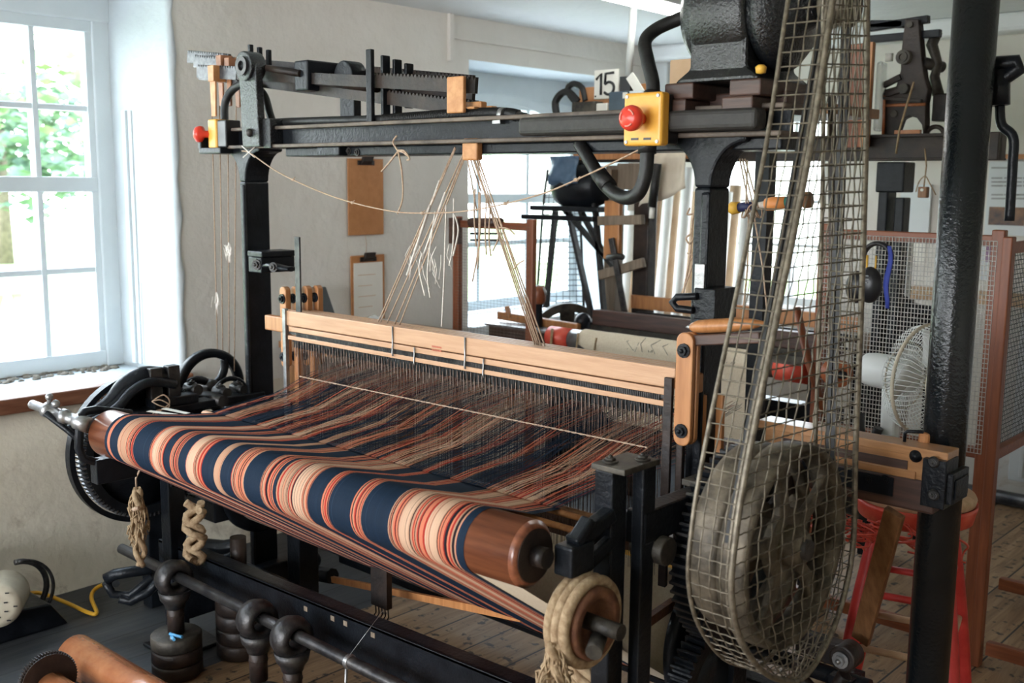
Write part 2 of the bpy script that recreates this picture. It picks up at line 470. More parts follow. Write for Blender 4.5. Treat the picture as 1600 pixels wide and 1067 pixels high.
# window wall: piers, aprons, lintels (inner face at x = 0); reveals splay outwards
def wallbox(y0, y1, z0, z1): mb.box((-WT, y0, z0), (0, y1, z1))
mb.prism([(0, w1[1], 0), (0, w2a, 0), (-WT, w2a + .06, 0), (-WT, w1[1] - .05, 0)], (0, 0, 2.6))
mb.prism([(0, w2b, 0), (0, YF + .3, 0), (-WT, YF + .3, 0), (-WT, w2b - .04, 0)], (0, 0, 2.6))
wallbox(-3.4, -1.9, 0, 2.6); wallbox(-.35, w1[0], 0, 2.6); wallbox(-1.9, -.35, 0, .75); wallbox(-1.9, -.35, 2.25, 2.6); wallbox(w1[0], w1[1], 0, S1 - .04); wallbox(w1[0], w1[1], T1, 2.6)
wallbox(w2a, w2b, 0, S2 - .03); wallbox(w2a, w2b, T2, 2.6)
wl = struct(mb, 'wall_left', ['plaster', 'plaster_white', 'plaster_low'])
# white-washed reveals and the stained strip under the sill take their own wash
for pl in wl.data.polygons:
    c = pl.center + wl.location; n_ = pl.normal
    if abs(n_.y) > .6 or (abs(n_.z) > .6 and -WT + .02 < c.x < -.02): pl.material_index = 1
    elif n_.x > .6 and c.z < .5: pl.material_index = 2
# lower part of the wall between the windows is grubbier: a projecting plinth of old render
mb = MB(); pts = []
ys = [-1.2 + .12 * i for i in range(41)]
for y in ys: pts.append((.02 + .012 * math.sin(y * 5), y))
vs = []; rows = [0, .1, .25, .45, .62, .72]
for z in rows:
    for i, y in enumerate(ys):
        dx = .02 + .012 * math.sin(y * 3.1 + z * 4) + .008 * math.sin(y * 9 + z * 11) + (.03 if z < .05 else 0)
        vs.append((dx if z < .7 else -.002, y, z))
nn = len(ys)
mb.add(vs, [(r * nn + i, r * nn + i + 1, (r + 1) * nn + i + 1, (r + 1) * nn + i) for r in range(len(rows) - 1) for i in range(nn - 1)], True)
struct(mb, 'trim_1', 'plaster_low')
# whitewashed arris / return beside window_1 (slightly wavy edge)
mb = MB(); vs = []
zs = [.77 + .0785 * i for i in range(21)]
for i, z in enumerate(zs):
    w = .006 * math.sin(i * 1.7) + .004 * math.sin(i * 4.1)
    vs += [(-WT + .02, w1[1] - .055, z), (-.03, w1[1] - .006, z), (.006, w1[1] - .004, z), (.006, w1[1] + .012 + w, z), (-.002, w1[1] + .018 + w, z)]
mb.add(vs, [(i * 5 + j, i * 5 + j + 1, i * 5 + j + 6, i * 5 + j + 5) for i in range(len(zs) - 1) for j in range(4)], True)
struct(mb, 'trim_2', 'plaster_white')
# beam boxing above (second window's shallow recess line)
mb = MB(); mb.box((-.002, 3.6, 2.13), (.02, 3.63, 2.36)); mb.box((-.002, 3.62, 2.24), (.016, YF, 2.255))
struct(mb, 'trim_3', 'plaster')
mb = MB(); mb.box((-WT, YF, 0), (.45, YF + .3, 2.6)); mb.box((1.15, YF, 0), (XR, YF + .3, 2.6)); mb.box((.45, YF, 0), (1.15, YF + .3, .85)); mb.box((.45, YF, 1.95), (1.15, YF + .3, 2.6))
struct(mb, 'wall_back', 'plaster')
mb = MB(); mb.box((XR, -3.4, 0), (XR + .2, YF + .3, 2.6)); struct(mb, 'wall_right', 'plaster')
mb = MB(); mb.box((-WT, -3.6, 0), (.2, -3.4, 2.6)); mb.box((.2, -3.6, 0), (3.6, -3.4, .7)); mb.box((.2, -3.6, 2.25), (3.6, -3.4, 2.6)); mb.box((3.6, -3.6, 0), (XR + .2, -3.4, 2.6)); struct(mb, 'wall_front', 'plaster')  # unseen wall behind the camera; its wide opening is added for fill light
mb = MB(); mb.box((-WT, -3.6, -.12), (XR + .2, YF + .3, 0)); struct(mb, 'floor', 'floor_boards')
mb = MB(); mb.box((-WT, -3.6, CEIL), (XR + .2, YF + .3, CEIL + .12)); struct(mb, 'ceiling', 'ceiling_white')
mb = MB(); mb.box((.0, YF - .14, CEIL - .09), (XR, YF, CEIL)); struct(mb, 'trim_4', 'ceiling_white', bevel=.02)
mb = MB(); mb.box((1.9, 3.15, CEIL - .07), (XR, 3.4, CEIL)); struct(mb, 'trim_12', 'ceiling_white', bevel=.03)
# sill of window_1: white washed slab with a brown timber nosing, crumbling mortar under the sash
mb = MB(); mb.k = 0; mb.box((-WT, w1[0], S1 - .05), (-.0, w1[1] - .01, S1)); mb.k = 1
mb.box((-.01, w1[0], S1 - .045), (.05, w1[1] + .02, S1 + .012))
o = struct(mb, 'trim_5', ['plaster_white', 'sill_wood'], bevel=.006)
mb = MB()
for i in range(260):
    y = w1[0] + .1 + R.random() * 1.36; mb.sphere((-.41 + R.random() ** 2 * .10, y, S1 + .002), .004 + R.random() * .009, 6, 4, (1, 1.5, .8))
for i in range(60):
    y = w1[0] + .1 + i * .0225; mb.sphere((-.43, y, S1 + .008), .011 + R.random() * .008, 6, 4, (1, 1.6, 1))
tag(mb.build('crumbled_mortar', 'stone'), 'crumbled brown mortar along the foot of the left window', 'mortar', kind='stuff')

def window(name, yc, zc, xw, fw, bw, rows, pane_label=None, arch=False):
    """yc: list of mullion positions (first and last are the stiles); zc: list of rail heights"""
    fr_ = MB(); y0, y1 = yc[0], yc[-1]; z0, z1 = zc[0], zc[-1]
    for y, w in [(y0, fw), (y1, fw)] + [(y, bw) for y in yc[1:-1]]: fr_.box((xw - .025, y - w / 2, z0), (xw + .025, y + w / 2, z1))
    for z, w in [(z0, fw * 1.2), (z1, fw * 1.2)] + [(z, (bw if not (rows and k in rows) else fw * 1.1)) for k, z in enumerate(zc[1:-1])]: fr_.box((xw - .02, y0, z - w / 2), (xw + .02 + (.01 if w > bw else 0), y1, z + w / 2))
    f = fr_.build(name, 'white_paint', None, bevel=.004); f['kind'] = 'structure'
    g = MB(); g.box((xw - .003, y0, z0), (xw + .003, y1, z1)); g.build('pane', 'glass', f)
    return f
f1 = window('window_1', [.80, 1.04, 1.275, 1.51, 1.745, 1.985], [.795, 1.17, 1.52, 1.825, 2.16], -.43, .055, .024, {1})
# white box frame round window_1 and the sash cord strip
mb = MB(); mb.box((-.46, 1.985, .76), (-.395, 2.06, 2.32)); mb.box((-.46, .70, 2.172), (-.385, 2.06, 2.32)); mb.box((-.46, .70, .77), (-.40, .785, 2.3))
struct(mb, 'trim_6', 'white_paint', bevel=.006)
mb = MB(); mb.box((-.32, 2.055, .775), (-.292, 2.085, 1.82)); mb.box((-.285, 2.065, .775), (-.262, 2.09, 1.82)); mb.box((-.255, 2.07, .775), (-.247, 2.094, 1.12))
struct(mb, 'trim_7', ['white_paint'], bevel=.003)
# second window: arched head, smaller lights
f2 = window('window_2', [3.80, 4.22, 4.64, 5.06], [.84, 1.19, 1.45, 1.76, 1.99], -.41, .05, .03, {1})
mb = MB(); pts = []
for i in range(17):
    t = i / 16; pts.append((-.41, 3.74 + 1.36 * t, 1.83 + .19 * math.sin(PI * min(1, max(0, t * .95 + .03)))))
for a, b_ in zip(pts, pts[1:]): mb.bar(a, b_, .07, .05)
top = [(-.40, p[1], p[2]) for p in pts] + [(-.40, 5.12, 2.16), (-.40, 3.74, 2.16)]
mb.prism(top, (-.04, 0, 0))
struct(mb, 'trim_8', 'white_paint')
mb = MB(); mb.box((-WT, w2a, S2 - .05), (.04, w2b, S2)); struct(mb, 'trim_9', 'white_paint', bevel=.005)
f3 = window('window_3', [.47, .70, .92, 1.13], [.88, 1.2, 1.45, 1.7, 1.93], YF + .1, .04, .02, set())
for ob in (f3,):
    for o in [ob] + [k for k in bpy.data.objects if k.parent == ob]:
        pass
f3.rotation_euler = (0, 0, -PI / 2)
f3.location = ((.47 + 1.13) / 2, YF + .12, f3.location.z)
for k in bpy.data.objects:
    if k.parent == f3:        # the pane was built about the frame's own origin before the turn
        pass

# ================================================================== OUTSIDE
mb = MB(); mb.box((-40, -25, -.5), (-WT - .02, 40, -.35)); o = struct(mb, 'ground_outside', 'lawn')
mb = MB(); mb.box((-3.6, -15, -.35), (-WT - .03, 30, -.30)); struct(mb, 'path_outside', 'paving')
mb = MB(); mb.box((-8, YF + .35, -.5), (12, 30, -.36)); struct(mb, 'yard_outside', 'paving')
def tree(x, y, h, r, m, label, seed, n=1500):
    rr = random.Random(seed); t = thing('tree', label, 'tree', (x, y, -.35), 'trees beyond the left window')
    tb = MB(); tb.tube([(x, y, -.4), (x + .1, y, h * .35), (x, y + .1, h * .7)], [r * .09, r * .06, r * .03], 8)
    for k in range(6):
        a = rr.random() * 6.28; tb.tube([(x, y, h * (.3 + .08 * k)), (x + math.cos(a) * r * .6, y + math.sin(a) * r * .6, h * (.5 + .08 * k))], [r * .03, r * .01], 6)
    tb.build('trunk', 'bark', t)
    c = MB(); cl = [(rr.gauss(0, .5) * r, rr.gauss(0, .5) * r, h * .62 + rr.gauss(0, .26) * h * .8, r * (.25 + .3 * rr.random())) for _ in range(16)]
    for k in range(n):
        cx, cy, cz, cr = rr.choice(cl); d = Vector((rr.gauss(0, 1), rr.gauss(0, 1), rr.gauss(0, 1))).normalized() * cr * rr.random() ** .4
        p = Vector((x + cx, y + cy, cz)) + d; s_ = .10 + .12 * rr.random()
        a = Vector((rr.gauss(0, 1), rr.gauss(0, 1), rr.gauss(0, 1))).normalized(); _, u, w = ortho(a)
        c.add([p - u * s_, p + w * s_ * .5, p + u * s_, p - w * s_ * .5], [(0, 1, 2, 3)])
    c.build('foliage', m, t)
tree(-13.0, 1.3, 6.0, 2.6, 'leaf_dark', 'dark green tree at the left edge of the left window', 3)
tree(-15.5, 6.2, 4.0, 2.2, 'leaf', 'pale green bushy tree in the middle lights of the left window', 4)
tree(-20, 9.5, 3.6, 2.2, 'leaf_dark', 'low grey green tree near the right stile of the left window', 5)
tree(-14, 14.5, 3.2, 2.0, 'leaf', 'green bush seen low through the second window', 6)
# picnic bench on the lawn
t = thing('picnic_bench', 'weathered picnic bench on the lawn outside the left window', 'bench', (-7.6, 3.9, -.35))
b1 = MB(); b1.box((-8.0, 3.1, .36), (-7.2, 4.7, .42)); b1.build('tabletop', 'bench_wood', t)
for dx in (-.62, .62):
    q = MB(); q.box((-7.6 + dx - .13, 3.1, .06), (-7.6 + dx + .13, 4.7, .11)); q.build('seat', 'bench_wood', t)
for yy in (3.3, 4.5):
    for sx_ in (-1, 1):
        q = MB(); q.bar((-7.6 + sx_ * .2, yy, .36), (-7.6 + sx_ * .6, yy, -.35), .05, .09, (0, 1, 0)); q.build('leg', 'bench_wood', t)
# house across the yard seen through the second window
t = thing('house', 'pale rendered house seen through the second window', 'building', (-9, 22, -.35))
q = MB(); q.box((-13, 19, -.4), (-6, 26, 3.2)); q.build('wall', 'render_wall', t)
q = MB(); q.prism([(-13.3, 18.7, 3.2), (-5.7, 18.7, 3.2), (-9.5, 18.7, 5.2)], (0, 7.6, 0)); q.build('roof', 'slate', t)
# ================================================================== THE LOOM
L = thing('power_loom', 'black iron power loom strung with a navy, coral and cream striped warp', 'loom', (1.7, 1.7, 0))
def part(mb, name, m, parent=None, **k): return mb.build(name, m, parent or L, **k)
YB = 1.92                       # front face of the top beam
# ---- end frames: the two uprights
def post(x, w, dep, z0, z1, name, flare):
    """flanged upright: web plate with a front flange, curving out under the beam"""
    mb = MB(); y0 = YB + .01
    prof = [(y0, z0), (y0 + .01, z1 - .16)]
    mb.box((x - w / 2, y0, z0), (x + w / 2, y0 + dep, z1 - .12))
    pts = [(x + w / 2 + .085, y0, z1)]
    for sgn in (1, -1):
        cv = [(x + sgn * (w / 2 + .085 * (1 - math.cos(PI / 2 * i / 8))), y0, z1 - .12 + .10 * math.sin(PI / 2 * i / 8)) for i in range(9)]
        pts += cv[::-1] if sgn > 0 else cv
    pts += [(x - w / 2 - .085, y0, z1)]
    mb.prism(pts, (0, dep, 0))
    mb.box((x + w * .1, y0 - .012, z0), (x + w / 2 + .006, y0, z1 - .13))
    return part(mb, name, 'iron', bevel=.006)
post(P(398, 420, y=1.97).x, .036, .095, 0, P(409, 232, y=1.92).z + .012, 'upright', (-1, 1))
post(P(1108, 400, y=1.97).x, .042, .085, 0, P(409, 232, y=1.92).z + .012, 'upright', (-1, 1))
# ---- top beam: rolled channel plus the flat bar behind it
mb = MB()
ZT_ = (P(420, 193, y=YB).z + P(810, 184, y=YB).z) / 2; ZB_ = (P(409, 232, y=YB).z + P(978, 217, y=YB).z) / 2
mb.box((.66, YB + .03, ZB_ + .002), (2.74, YB + .045, ZT_ - .002)); tbm = part(mb, 'top_beam', 'iron', bevel=.003)
for q in (((.66, YB, ZT_ - .011), (2.74, YB + .10, ZT_)), ((.60, YB - .012, ZB_), (2.74, YB + .10, ZB_ + .011))): MB().box(*q).build('beam_flange', 'flange_dust', tbm, bevel=.003)
mb = MB(); mb.box((.95, YB + .03, P(700, 241, y=YB + .03).z), (2.72, YB + .16, ZB_)); mb.box((1.16, YB - .005, ZB_ - .028), (1.27, YB + .03, ZB_))
bm = part(mb, 'tie_bar', 'iron', bevel=.004)
mb = MB()
for q in ((545, 236), (558, 238), (1010, 235)): bolt(mb, P(*q, y=YB + .03), (0, -1, 0), .008)
part(mb, 'bolt', 'steel_dark', bm)
# ---- grey steel box fixed to the front of the beam
a = P(816, 184, y=1.885); b_ = P(1190, 172, y=1.885); c = P(820, 214, y=1.885)
mb = MB(); mb.box((a.x, 1.865, c.z + .002), (b_.x, YB - .006, a.z)); part(mb, 'cover_box', 'box_grey', bevel=.012, seg=3)
# ---- left pivot standard and its twin further along the beam
c = P(391, 104, y=1.90)
mb = MB(); lo = P(400, 232, y=1.90)
mb.prism([(c.x - .045, 1.885, c.z), (c.x - .035, 1.885, lo.z + .005), (c.x + .062, 1.885, lo.z + .005), (c.x + .05, 1.885, c.z)], (0, .028, 0))
mb.cyl((c.x, 1.872, c.z), (c.x, 1.93, c.z), .047, n=28)
mb.box((c.x + .058, 1.90, lo.z), (c.x + .10, 1.96, lo.z + .095))
st = part(mb, 'pivot_standard', 'iron_rough', bevel=.004)
mb = MB(); mb.ring((c.x, 1.870, c.z), (0, 1, 0), .016, .03, .012, 20); mb.sphere((c.x + .012, 1.883, lo.z + .05), .014)
part(mb, 'bolt', 'steel_dark', st)
mb = MB(); c2 = P(548, 160, y=2.02); mb.box((c2.x - .03, 2.0, 1.74), (c2.x + .04, 2.03, c2.z + .10)); mb.cyl((c2.x, 1.99, c2.z + .08), (c2.x, 2.05, c2.z + .08), .045)
part(mb, 'pivot_standard', 'iron', bevel=.004)
# ---- toothed jack levers crossing over the beam
def lever(p, q, h, n0, n1, y, th=.012):
    """flat bar in the plane y with saw teeth over its left and right ends; n0/n1 = toothed lengths"""
    p = Vector((p.x, y, p.z)); q = Vector((q.x, y, q.z)); d = (q - p); ln = d.length; d.normalize(); u = Vector((-d.z, 0, d.x))
    pts = []
    step = .015; t = 0
    top = []
    while t < ln:
        if t < n0 or t > ln - n1:
            top += [p + d * t + u * h / 2, p + d * min(t + step * .35, ln) + u * (h / 2 + .009), p + d * min(t + step * .6, ln) + u * (h / 2 + .009)]
        else: top.append(p + d * t + u * h / 2)
        t += step
    bot = [p - u * h / 2, q - u * h / 2, q + u * h / 2]
    mb = MB(); mb.prism([bot[0], bot[1], bot[2]] + top[::-1], (0, th, 0)); return mb
def PX(px, py): return P(px, py, y=1.97)
for (p, q, y, n1) in (((294, 90), (737, 132), 2.05, .46), ((304, 97), (738, 150), 2.02, .46), ((309, 113), (742, 136), 1.95, .46), ((312, 116), (742, 172), 1.98, .46)):
    p = P(*p, y=y); q = P(*q, y=y)
    mb = lever(p, q, .034, .27, n1, y); lv = part(mb, 'jack_lever', 'iron_brown', bevel=.0)
    e = lever(p - Vector((.004, 0, 0)), p + (q - p).normalized() * .24, .036, .5, 0, y - .002, .016); e.build('toothed_end', 'tooth_steel', lv)
mb = MB()
c = PX(484, 120); mb.box((c.x - .035, 1.935, c.z - .045), (c.x + .035, 2.075, c.z + .048)); part(mb, 'lever_clamp', 'iron', bevel=.006)
mb = MB(); p = PX(398, 108); q = PX(484, 119); mb.cyl((p.x, 1.935, p.z + .012), (q.x, 1.935, q.z + .005), .011); mb.cyl(PX(484, 122), PX(590, 134), .02); part(mb, 'lever_rod', 'iron_brown')
mb = MB(); c = PX(592, 136); mb.box((c.x - .012, 1.93, c.z - .105), (c.x + .012, 1.945, c.z + .105))
for k in range(3): mb.box((c.x + .012 + .018 * k, 1.965 + .03 * k, c.z - .10 + .02 * k), (c.x + .024 + .018 * k, 1.995 + .03 * k, c.z + .09 - .01 * k))
part(mb, 'comb_plate', 'iron', bevel=.003)
mb = MB(); c = PX(401, 92)
for k in range(3): mb.box((c.x - .015 + .022 * k, 1.945 + .02 * k, c.z - .03), (c.x + .0 + .022 * k, 1.96 + .02 * k, c.z + .045 - .008 * k))
part(mb, 'comb_plate', 'iron', bevel=.003)
# ---- leather hangers
def hanger(px, y0, y1, y, w, m='leather_brown'):
    a = P(px, y0, y=y); b2 = P(px, y1, y=y); mb = MB()
    mb.prism([(a.x - w * .45, y, a.z), (a.x + w * .45, y, a.z), (a.x + w * .5, y, (a.z * .6 + b2.z * .4)), (a.x + w * .38, y, b2.z), (a.x - w * .38, y, b2.z), (a.x - w * .5, y, (a.z * .6 + b2.z * .4))], (0, .007, 0))
    mb.prism([(a.x - w * .55, y - .006, a.z + .004), (a.x + w * .55, y - .006, a.z + .004), (a.x + w * .5, y - .006, a.z - .05), (a.x - w * .5, y - .006, a.z - .05)], (0, .05, 0))
    return part(mb, 'leather_hanger', m, bevel=.002)
hanger(331, 104, 182, 1.93, .034, 'leather'); hanger(343, 88, 166, 2.01, .03); hanger(356, 92, 166, 1.97, .026); hanger(369, 92, 168, 2.03, .032)
a = PX(733, 121); b2 = PX(728, 178)
mb = MB(); mb.box((a.x - .042, 1.925, b2.z), (a.x + .022, 1.938, a.z)); mb.box((a.x + .022, 1.938, b2.z + .01), (a.x + .05, 1.96, a.z - .08)); part(mb, 'leather_hanger', 'leather', bevel=.004)
mb = MB(); mb.box((a.x - .075, 1.965, a.z - .10), (a.x + .05, 1.99, a.z - .065)); mb.box((a.x + .02, 1.985, b2.z + .02), (a.x + .07, 2.01, a.z - .085)); part(mb, 'leather_hanger', 'leather', bevel=.004)
mb = MB(); c = P(735, 234, y=1.93); mb.box((c.x - .028, 1.925, c.z - .028), (c.x + .028, 1.95, c.z + .03)); part(mb, 'leather_hanger', 'leather', bevel=.005)
# ---- emergency stop boxes
def stop(px, py, yb, w, dep):
    c = P(px, py, y=yb); mb = MB()
    mb.box((c.x - w, yb, c.z - w * 1.12), (c.x + w, yb + dep * .45, c.z + w * 1.12)); o = part(mb, 'stop_box', 'yellow', bevel=.008, seg=3, label='yellow emergency stop box')
    k = MB(); k.box((c.x - w * .94, yb + dep * .42, c.z - w * 1.05), (c.x + w * .94, yb + dep, c.z + w * 1.05)); k.build('back_box', 'black_plastic', o, bevel=.006)
    k = MB(); k.lathe((c.x, yb, c.z), (0, -1, 0), [(.012, 0), (.012, .024), (.027, .03), (.0285, .04), (.026, .05), (.018, .056), (0, .058)]); k.build('push_button', 'red_plastic', o, label='red mushroom button')
    k = MB()
    for aa in (.3, 2.4, 4.5): k.tube([Vector((c.x + math.cos(aa + t * .17) * .018, yb - .0565, c.z + math.sin(aa + t * .17) * .018)) for t in range(7)], .002, 6)
    k.build('button_mark', 'red_pale', o)
    k = MB(); k.box((c.x - .028, yb - .001, c.z - w * .88), (c.x - .008, yb + .002, c.z - w * .78)); k.box((c.x + .006, yb - .001, c.z - w * .88), (c.x + .026, yb + .002, c.z - w * .78)); k.build('slot', 'black_plastic', o)
    k = MB()
    for sx_ in (-1, 1):
        for sz_ in (-1, 1): k.cyl((c.x + sx_ * w * .8, yb + .001, c.z + sz_ * w * .95), (c.x + sx_ * w * .8, yb - .002, c.z + sz_ * w * .95), .004, n=10)
    k.build('screw', 'steel', o)
    return c
s1 = stop(1003, 186, 1.835, .052, .075)
# the left box faces along the beam (towards -x)
c = P(346, 210, y=1.93); w = .045
mb = MB(); mb.box((c.x - .03, 1.895, c.z - .05), (c.x + .022, 1.965, c.z + .05)); o = part(mb, 'stop_box', 'yellow', bevel=.007, seg=3, label='yellow emergency stop box')
k = MB(); k.box((c.x + .02, 1.90, c.z - .046), (c.x + .075, 1.96, c.z + .046)); k.build('back_box', 'black_plastic', o, bevel=.005)
cb_ = P(326, 210, y=1.90)
k = MB(); k.lathe((c.x - .028, 1.905, c.z), (-.85, -.52, 0), [(.012, 0), (.012, .024), (.027, .03), (.0285, .04), (.026, .05), (.018, .056), (0, .058)]); k.build('push_button', 'red_plastic', o, label='red mushroom button')
mb = MB(); c3 = P(335, 235, y=1.92); mb.box((c3.x - .035, 1.88, c3.z - .012), (c3.x + .10, 2.0, c3.z + .008)); mb.box((c3.x - .04, 1.88, c3.z), (c3.x - .02, 2.0, c3.z + .05)); part(mb, 'bracket', 'iron', bevel=.004)
# ---- conduits
def pp(px, py, y): return P(px, py, y=y)
pts = bez([pp(351, 192, 1.94), pp(352, 160, 1.95), pp(366, 138, 1.96), pp(390, 130, 1.965), pp(412, 148, 1.965), pp(421, 176, 1.965), pp(426, 192, 1.965)], 6)
pts += bez([pp(426, 192, 1.965), pp(470, 190, 1.96), pp(620, 186, 1.96), pp(700, 180, 1.96), pp(780, 177, 1.96), pp(820, 184, 1.95)], 6)
mb = MB(); mb.tube(pts, .0135, 10); cd = part(mb, 'conduit', 'black_rubber')
mb = MB(); 
ribs = bez([pp(600, 187, 1.96), pp(700, 180, 1.96), pp(780, 177, 1.96), pp(810, 181, 1.955)], 40)
for i in range(0, len(ribs) - 1): mb.lathe(ribs[i], ribs[i + 1] - ribs[i], [(.0135, -.001), (.0165, .001), (.0135, .003)], 10)
mb.build('ribbing', 'black_rubber', cd)
mb = MB(); c = pp(786, 179, 1.95); mb.lathe(c, (1, 0, 0), [(.0175, -.008), (.019, 0), (.0175, .008)], 14); mb.box((c.x - .02, 1.93, c.z - .024), (c.x + .008, 1.95, c.z - .01)); mb.build('clip', 'steel', cd)
pts = bez([pp(905, 224, 1.95), pp(922, 252, 1.93), pp(945, 288, 1.90), pp(972, 308, 1.88), pp(996, 303, 1.86), pp(1008, 275, 1.86), pp(1011, 245, 1.86), pp(1012, 216, 1.865)], 8)
mb = MB(); mb.tube(pts, .0165, 12); mb.cyl(pp(1011, 240, 1.862), pp(1012, 214, 1.865), .021, n=16); mb.tube([pp(936, 272, 1.912), pp(952, 292, 1.897)], .02, 12); part(mb, 'conduit', 'black_rubber')
pts = bez([pp(1019, 156, 1.86), pp(1020, 130, 1.87), pp(1012, 95, 1.89), pp(1008, 65, 1.92), pp(1025, 46, 1.95), pp(1060, 30, 1.98), pp(1098, 14, 2.0)], 8)
mb = MB(); mb.tube(pts, .0155, 12); mb.cyl(pp(1019, 158, 1.86), pp(1020, 144, 1.865), .02, n=16); part(mb, 'conduit', 'black_rubber')
# ---- heald shafts (harness): wooden top bars, rods, hooks and wires
def harness(k, y, zt):
    x0, x1 = P(450, 497, y=y).x, P(1058, 590, y=y).x
    if k == 0: zt = P(740, 530, y=y).z + .004
    o = MB(); o.box((x0, y - .008, zt - .048), (x1, y + .008, zt)); sh = part(o, 'heald_frame', 'heald_wood', bevel=.003)
    o = MB(); o.box((x0 + .01, y - .006, zt - .067), (x1 - .01, y + .006, zt - .051)); o.build('rail', 'heald_wood', sh, bevel=.002)
    if k == 0:
        o = MB(); o.box((x0 + .008, y - .004, zt - .076), (x1 - .01, y + .004, zt - .068)); n_ = 260
        for i in range(n_):
            x = x0 + .05 + (x1 - x0 - .09) * i / n_; o.box((x, y - .008, zt - .079 - .002 * R.random()), (x + .0032, y + .008, zt - .067))
        o.build('heald_rod', 'steel_dark', sh)
        o = MB(); o.box((x0 + .01, y - .010, zt - .093), (x1 - .01, y + .004, zt - .080)); o.build('rail', 'heald_wood', sh, bevel=.002)
        o = MB()
        for i in range(3): o.box((x0 + .015, y + .004 + .012 * i, zt - .101 - .006 * i), (x1 - .01, y + .009 + .012 * i, zt - .097 - .006 * i))
        for i in range(330):
            x = x0 + .03 + (x1 - x0 - .05) * (i + R.random() * .6) / 330; o.box((x, y - .002, zt - .115 - .006 * R.random()), (x + .0024, y + .012, zt - .095))
        o.build('heald_rod', 'wire_dark', sh)
        for px, up_ in ((618, 0), (652, .05), (731, 0), (760, .05)):
            x = P(px, 545, y=y).x; o = MB(); o.tube([(x, y - .011, zt - up_), (x, y - .011, zt - .055 - up_ * .3), (x, y - .013, zt - .078 - up_ * .3), (x + .004, y - .014, zt - .086 - up_ * .3)], .0026, 6); o.build('hook', 'steel', sh)
        o = MB(); c = P(686, 543, y=y)
        for i in range(8): o.box((c.x + .005 * i - .02, y - .0090, c.z), (c.x + .005 * i - .0165, y - .0078, c.z + .005)); o.box((c.x + .005 * i - .02, y - .0090, c.z - .010), (c.x + .005 * i - .017, y - .0078, c.z - .005))
        o.build('stamped_mark', 'stamp', sh)
    return sh, x0, x1, zt
ZH = None
shafts = []
for k in range(4):
    sh, x0, x1, zt = harness(k, 1.90 + .04 * k, 1.13 - .004 * k); shafts.append((sh, x0, x1, zt))
ZT = shafts[0][3]
mb = MB(); mb.c = None
for k in range(4):
    y = 1.90 + .04 * k; x0, x1 = shafts[k][1], shafts[k][2]; n_ = 210 if k == 0 else 110
    for i in range(n_):
        x = x0 + .035 + (x1 - x0 - .06) * (i + R.random() * .5) / n_
        zt = ZT - .105 - .012 * R.random(); zb = .62
        mb.tube([(x, y, zt), (x + R.gauss(0, .002), y, ZT - .2), (x + R.gauss(0, .002), y, zb)], .0006 if k else .0008, 3, caps=False)
        if k == 0 and i % 2: mb.tube([(x, y - .004, zt + .01), (x + .003, y - .006, zt - .02 - R.random() * .02)], .0017, 4, caps=False)
part(mb, 'heddle_wires', 'heddle', kind='stuff')
# side strips and links of the harness
xL = shafts[0][1]; xR_ = shafts[0][2]
mb = MB(); mb.box((xL - .012, 1.885, .60), (xL + .004, 1.90, ZT + .006)); part(mb, 'harness_strap', 'steel', bevel=.002)
mb = MB(); c = P(1048, 640, y=1.88); mb.box((c.x - .016, 1.872, .55), (c.x + .006, 1.882, ZT - .02)); hs = part(mb, 'harness_strap', 'iron_brown', bevel=.002)
for (dx, dy) in ((.022, 0), (.05, .04), (.075, .08)):
    mb = MB(); mb.box((c.x + dx - .009, 1.885 + dy, .5), (c.x + dx + .009, 1.90 + dy, ZT - .06)); part(mb, 'harness_strap', 'iron_brown' if dx < .03 else 'wood_orange', bevel=.003)
for i, dx in enumerate((-.035, .0)):
    mb = MB(); mb.box((xL + .028 + dx * 0 + .03 * i, 1.90 + .04 * i, .58), (xL + .05 + .03 * i, 1.92 + .04 * i, ZT - .075)); part(mb, 'harness_strap', 'wood_orange', bevel=.003)
# wooden link plates at both ends
def link(xc, y, z0, z1, w, th, m='wood_orange'):
    mb = MB(); pts = [(xc + math.cos(a) * w / 2, y, z1 - w / 2 + math.sin(a) * w / 2) for a in [PI * i / 8 for i in range(9)]] if False else []
    r = w * .45
    for i in range(7): a = PI * i / 12; pts.append((xc + w / 2 - r + math.cos(a) * r, y, z1 - r + math.sin(a) * r))
    for i in range(7): a = PI / 2 + PI * i / 12; pts.append((xc - w / 2 + r + math.cos(a) * r, y, z1 - r + math.sin(a) * r))
    for i in range(7): a = PI + PI * i / 12; pts.append((xc - w / 2 + r + math.cos(a) * r, y, z0 + r + math.sin(a) * r))
    for i in range(7): a = 1.5 * PI + PI * i / 12; pts.append((xc + w / 2 - r + math.cos(a) * r, y, z0 + r + math.sin(a) * r))
    mb.prism(pts, (0, th, 0)); o = part(mb, 'link_plate', m, bevel=.003)
    q = MB(); bolt(q, (xc, y, z1 - .04), (0, -1, 0), .011, .011); bolt(q, (xc, y, z0 + .035), (0, -1, 0), .011, .011); q.build('bolt', 'iron', o)
    return o
c = P(1070, 520, y=1.855); cb_ = P(1070, 698, y=1.855)
for i in range(2): link(c.x + .002 * i, 1.855 + .017 * i, cb_.z, c.z, .044, .014)
c = P(441, 448, y=1.93); cb_ = P(441, 573, y=1.93)
for i in range(4): 
    link(c.x + .0 + .012 * i, 1.93 + .035 * i, cb_.z, c.z + .0, .034, .022, 'wood_orange')
mb = MB(); a = P(425, 502, y=1.95); mb.box((a.x, 1.92, a.z - .025), (xL + .03, 1.945, a.z + .025)); mb.box((P(1070, 600, y=1.9).x, 1.895, ZT - .05), (P(1094, 600, y=1.9).x, 1.915, ZT - .005)); part(mb, 'harness_arm', 'wood_orange', bevel=.004)
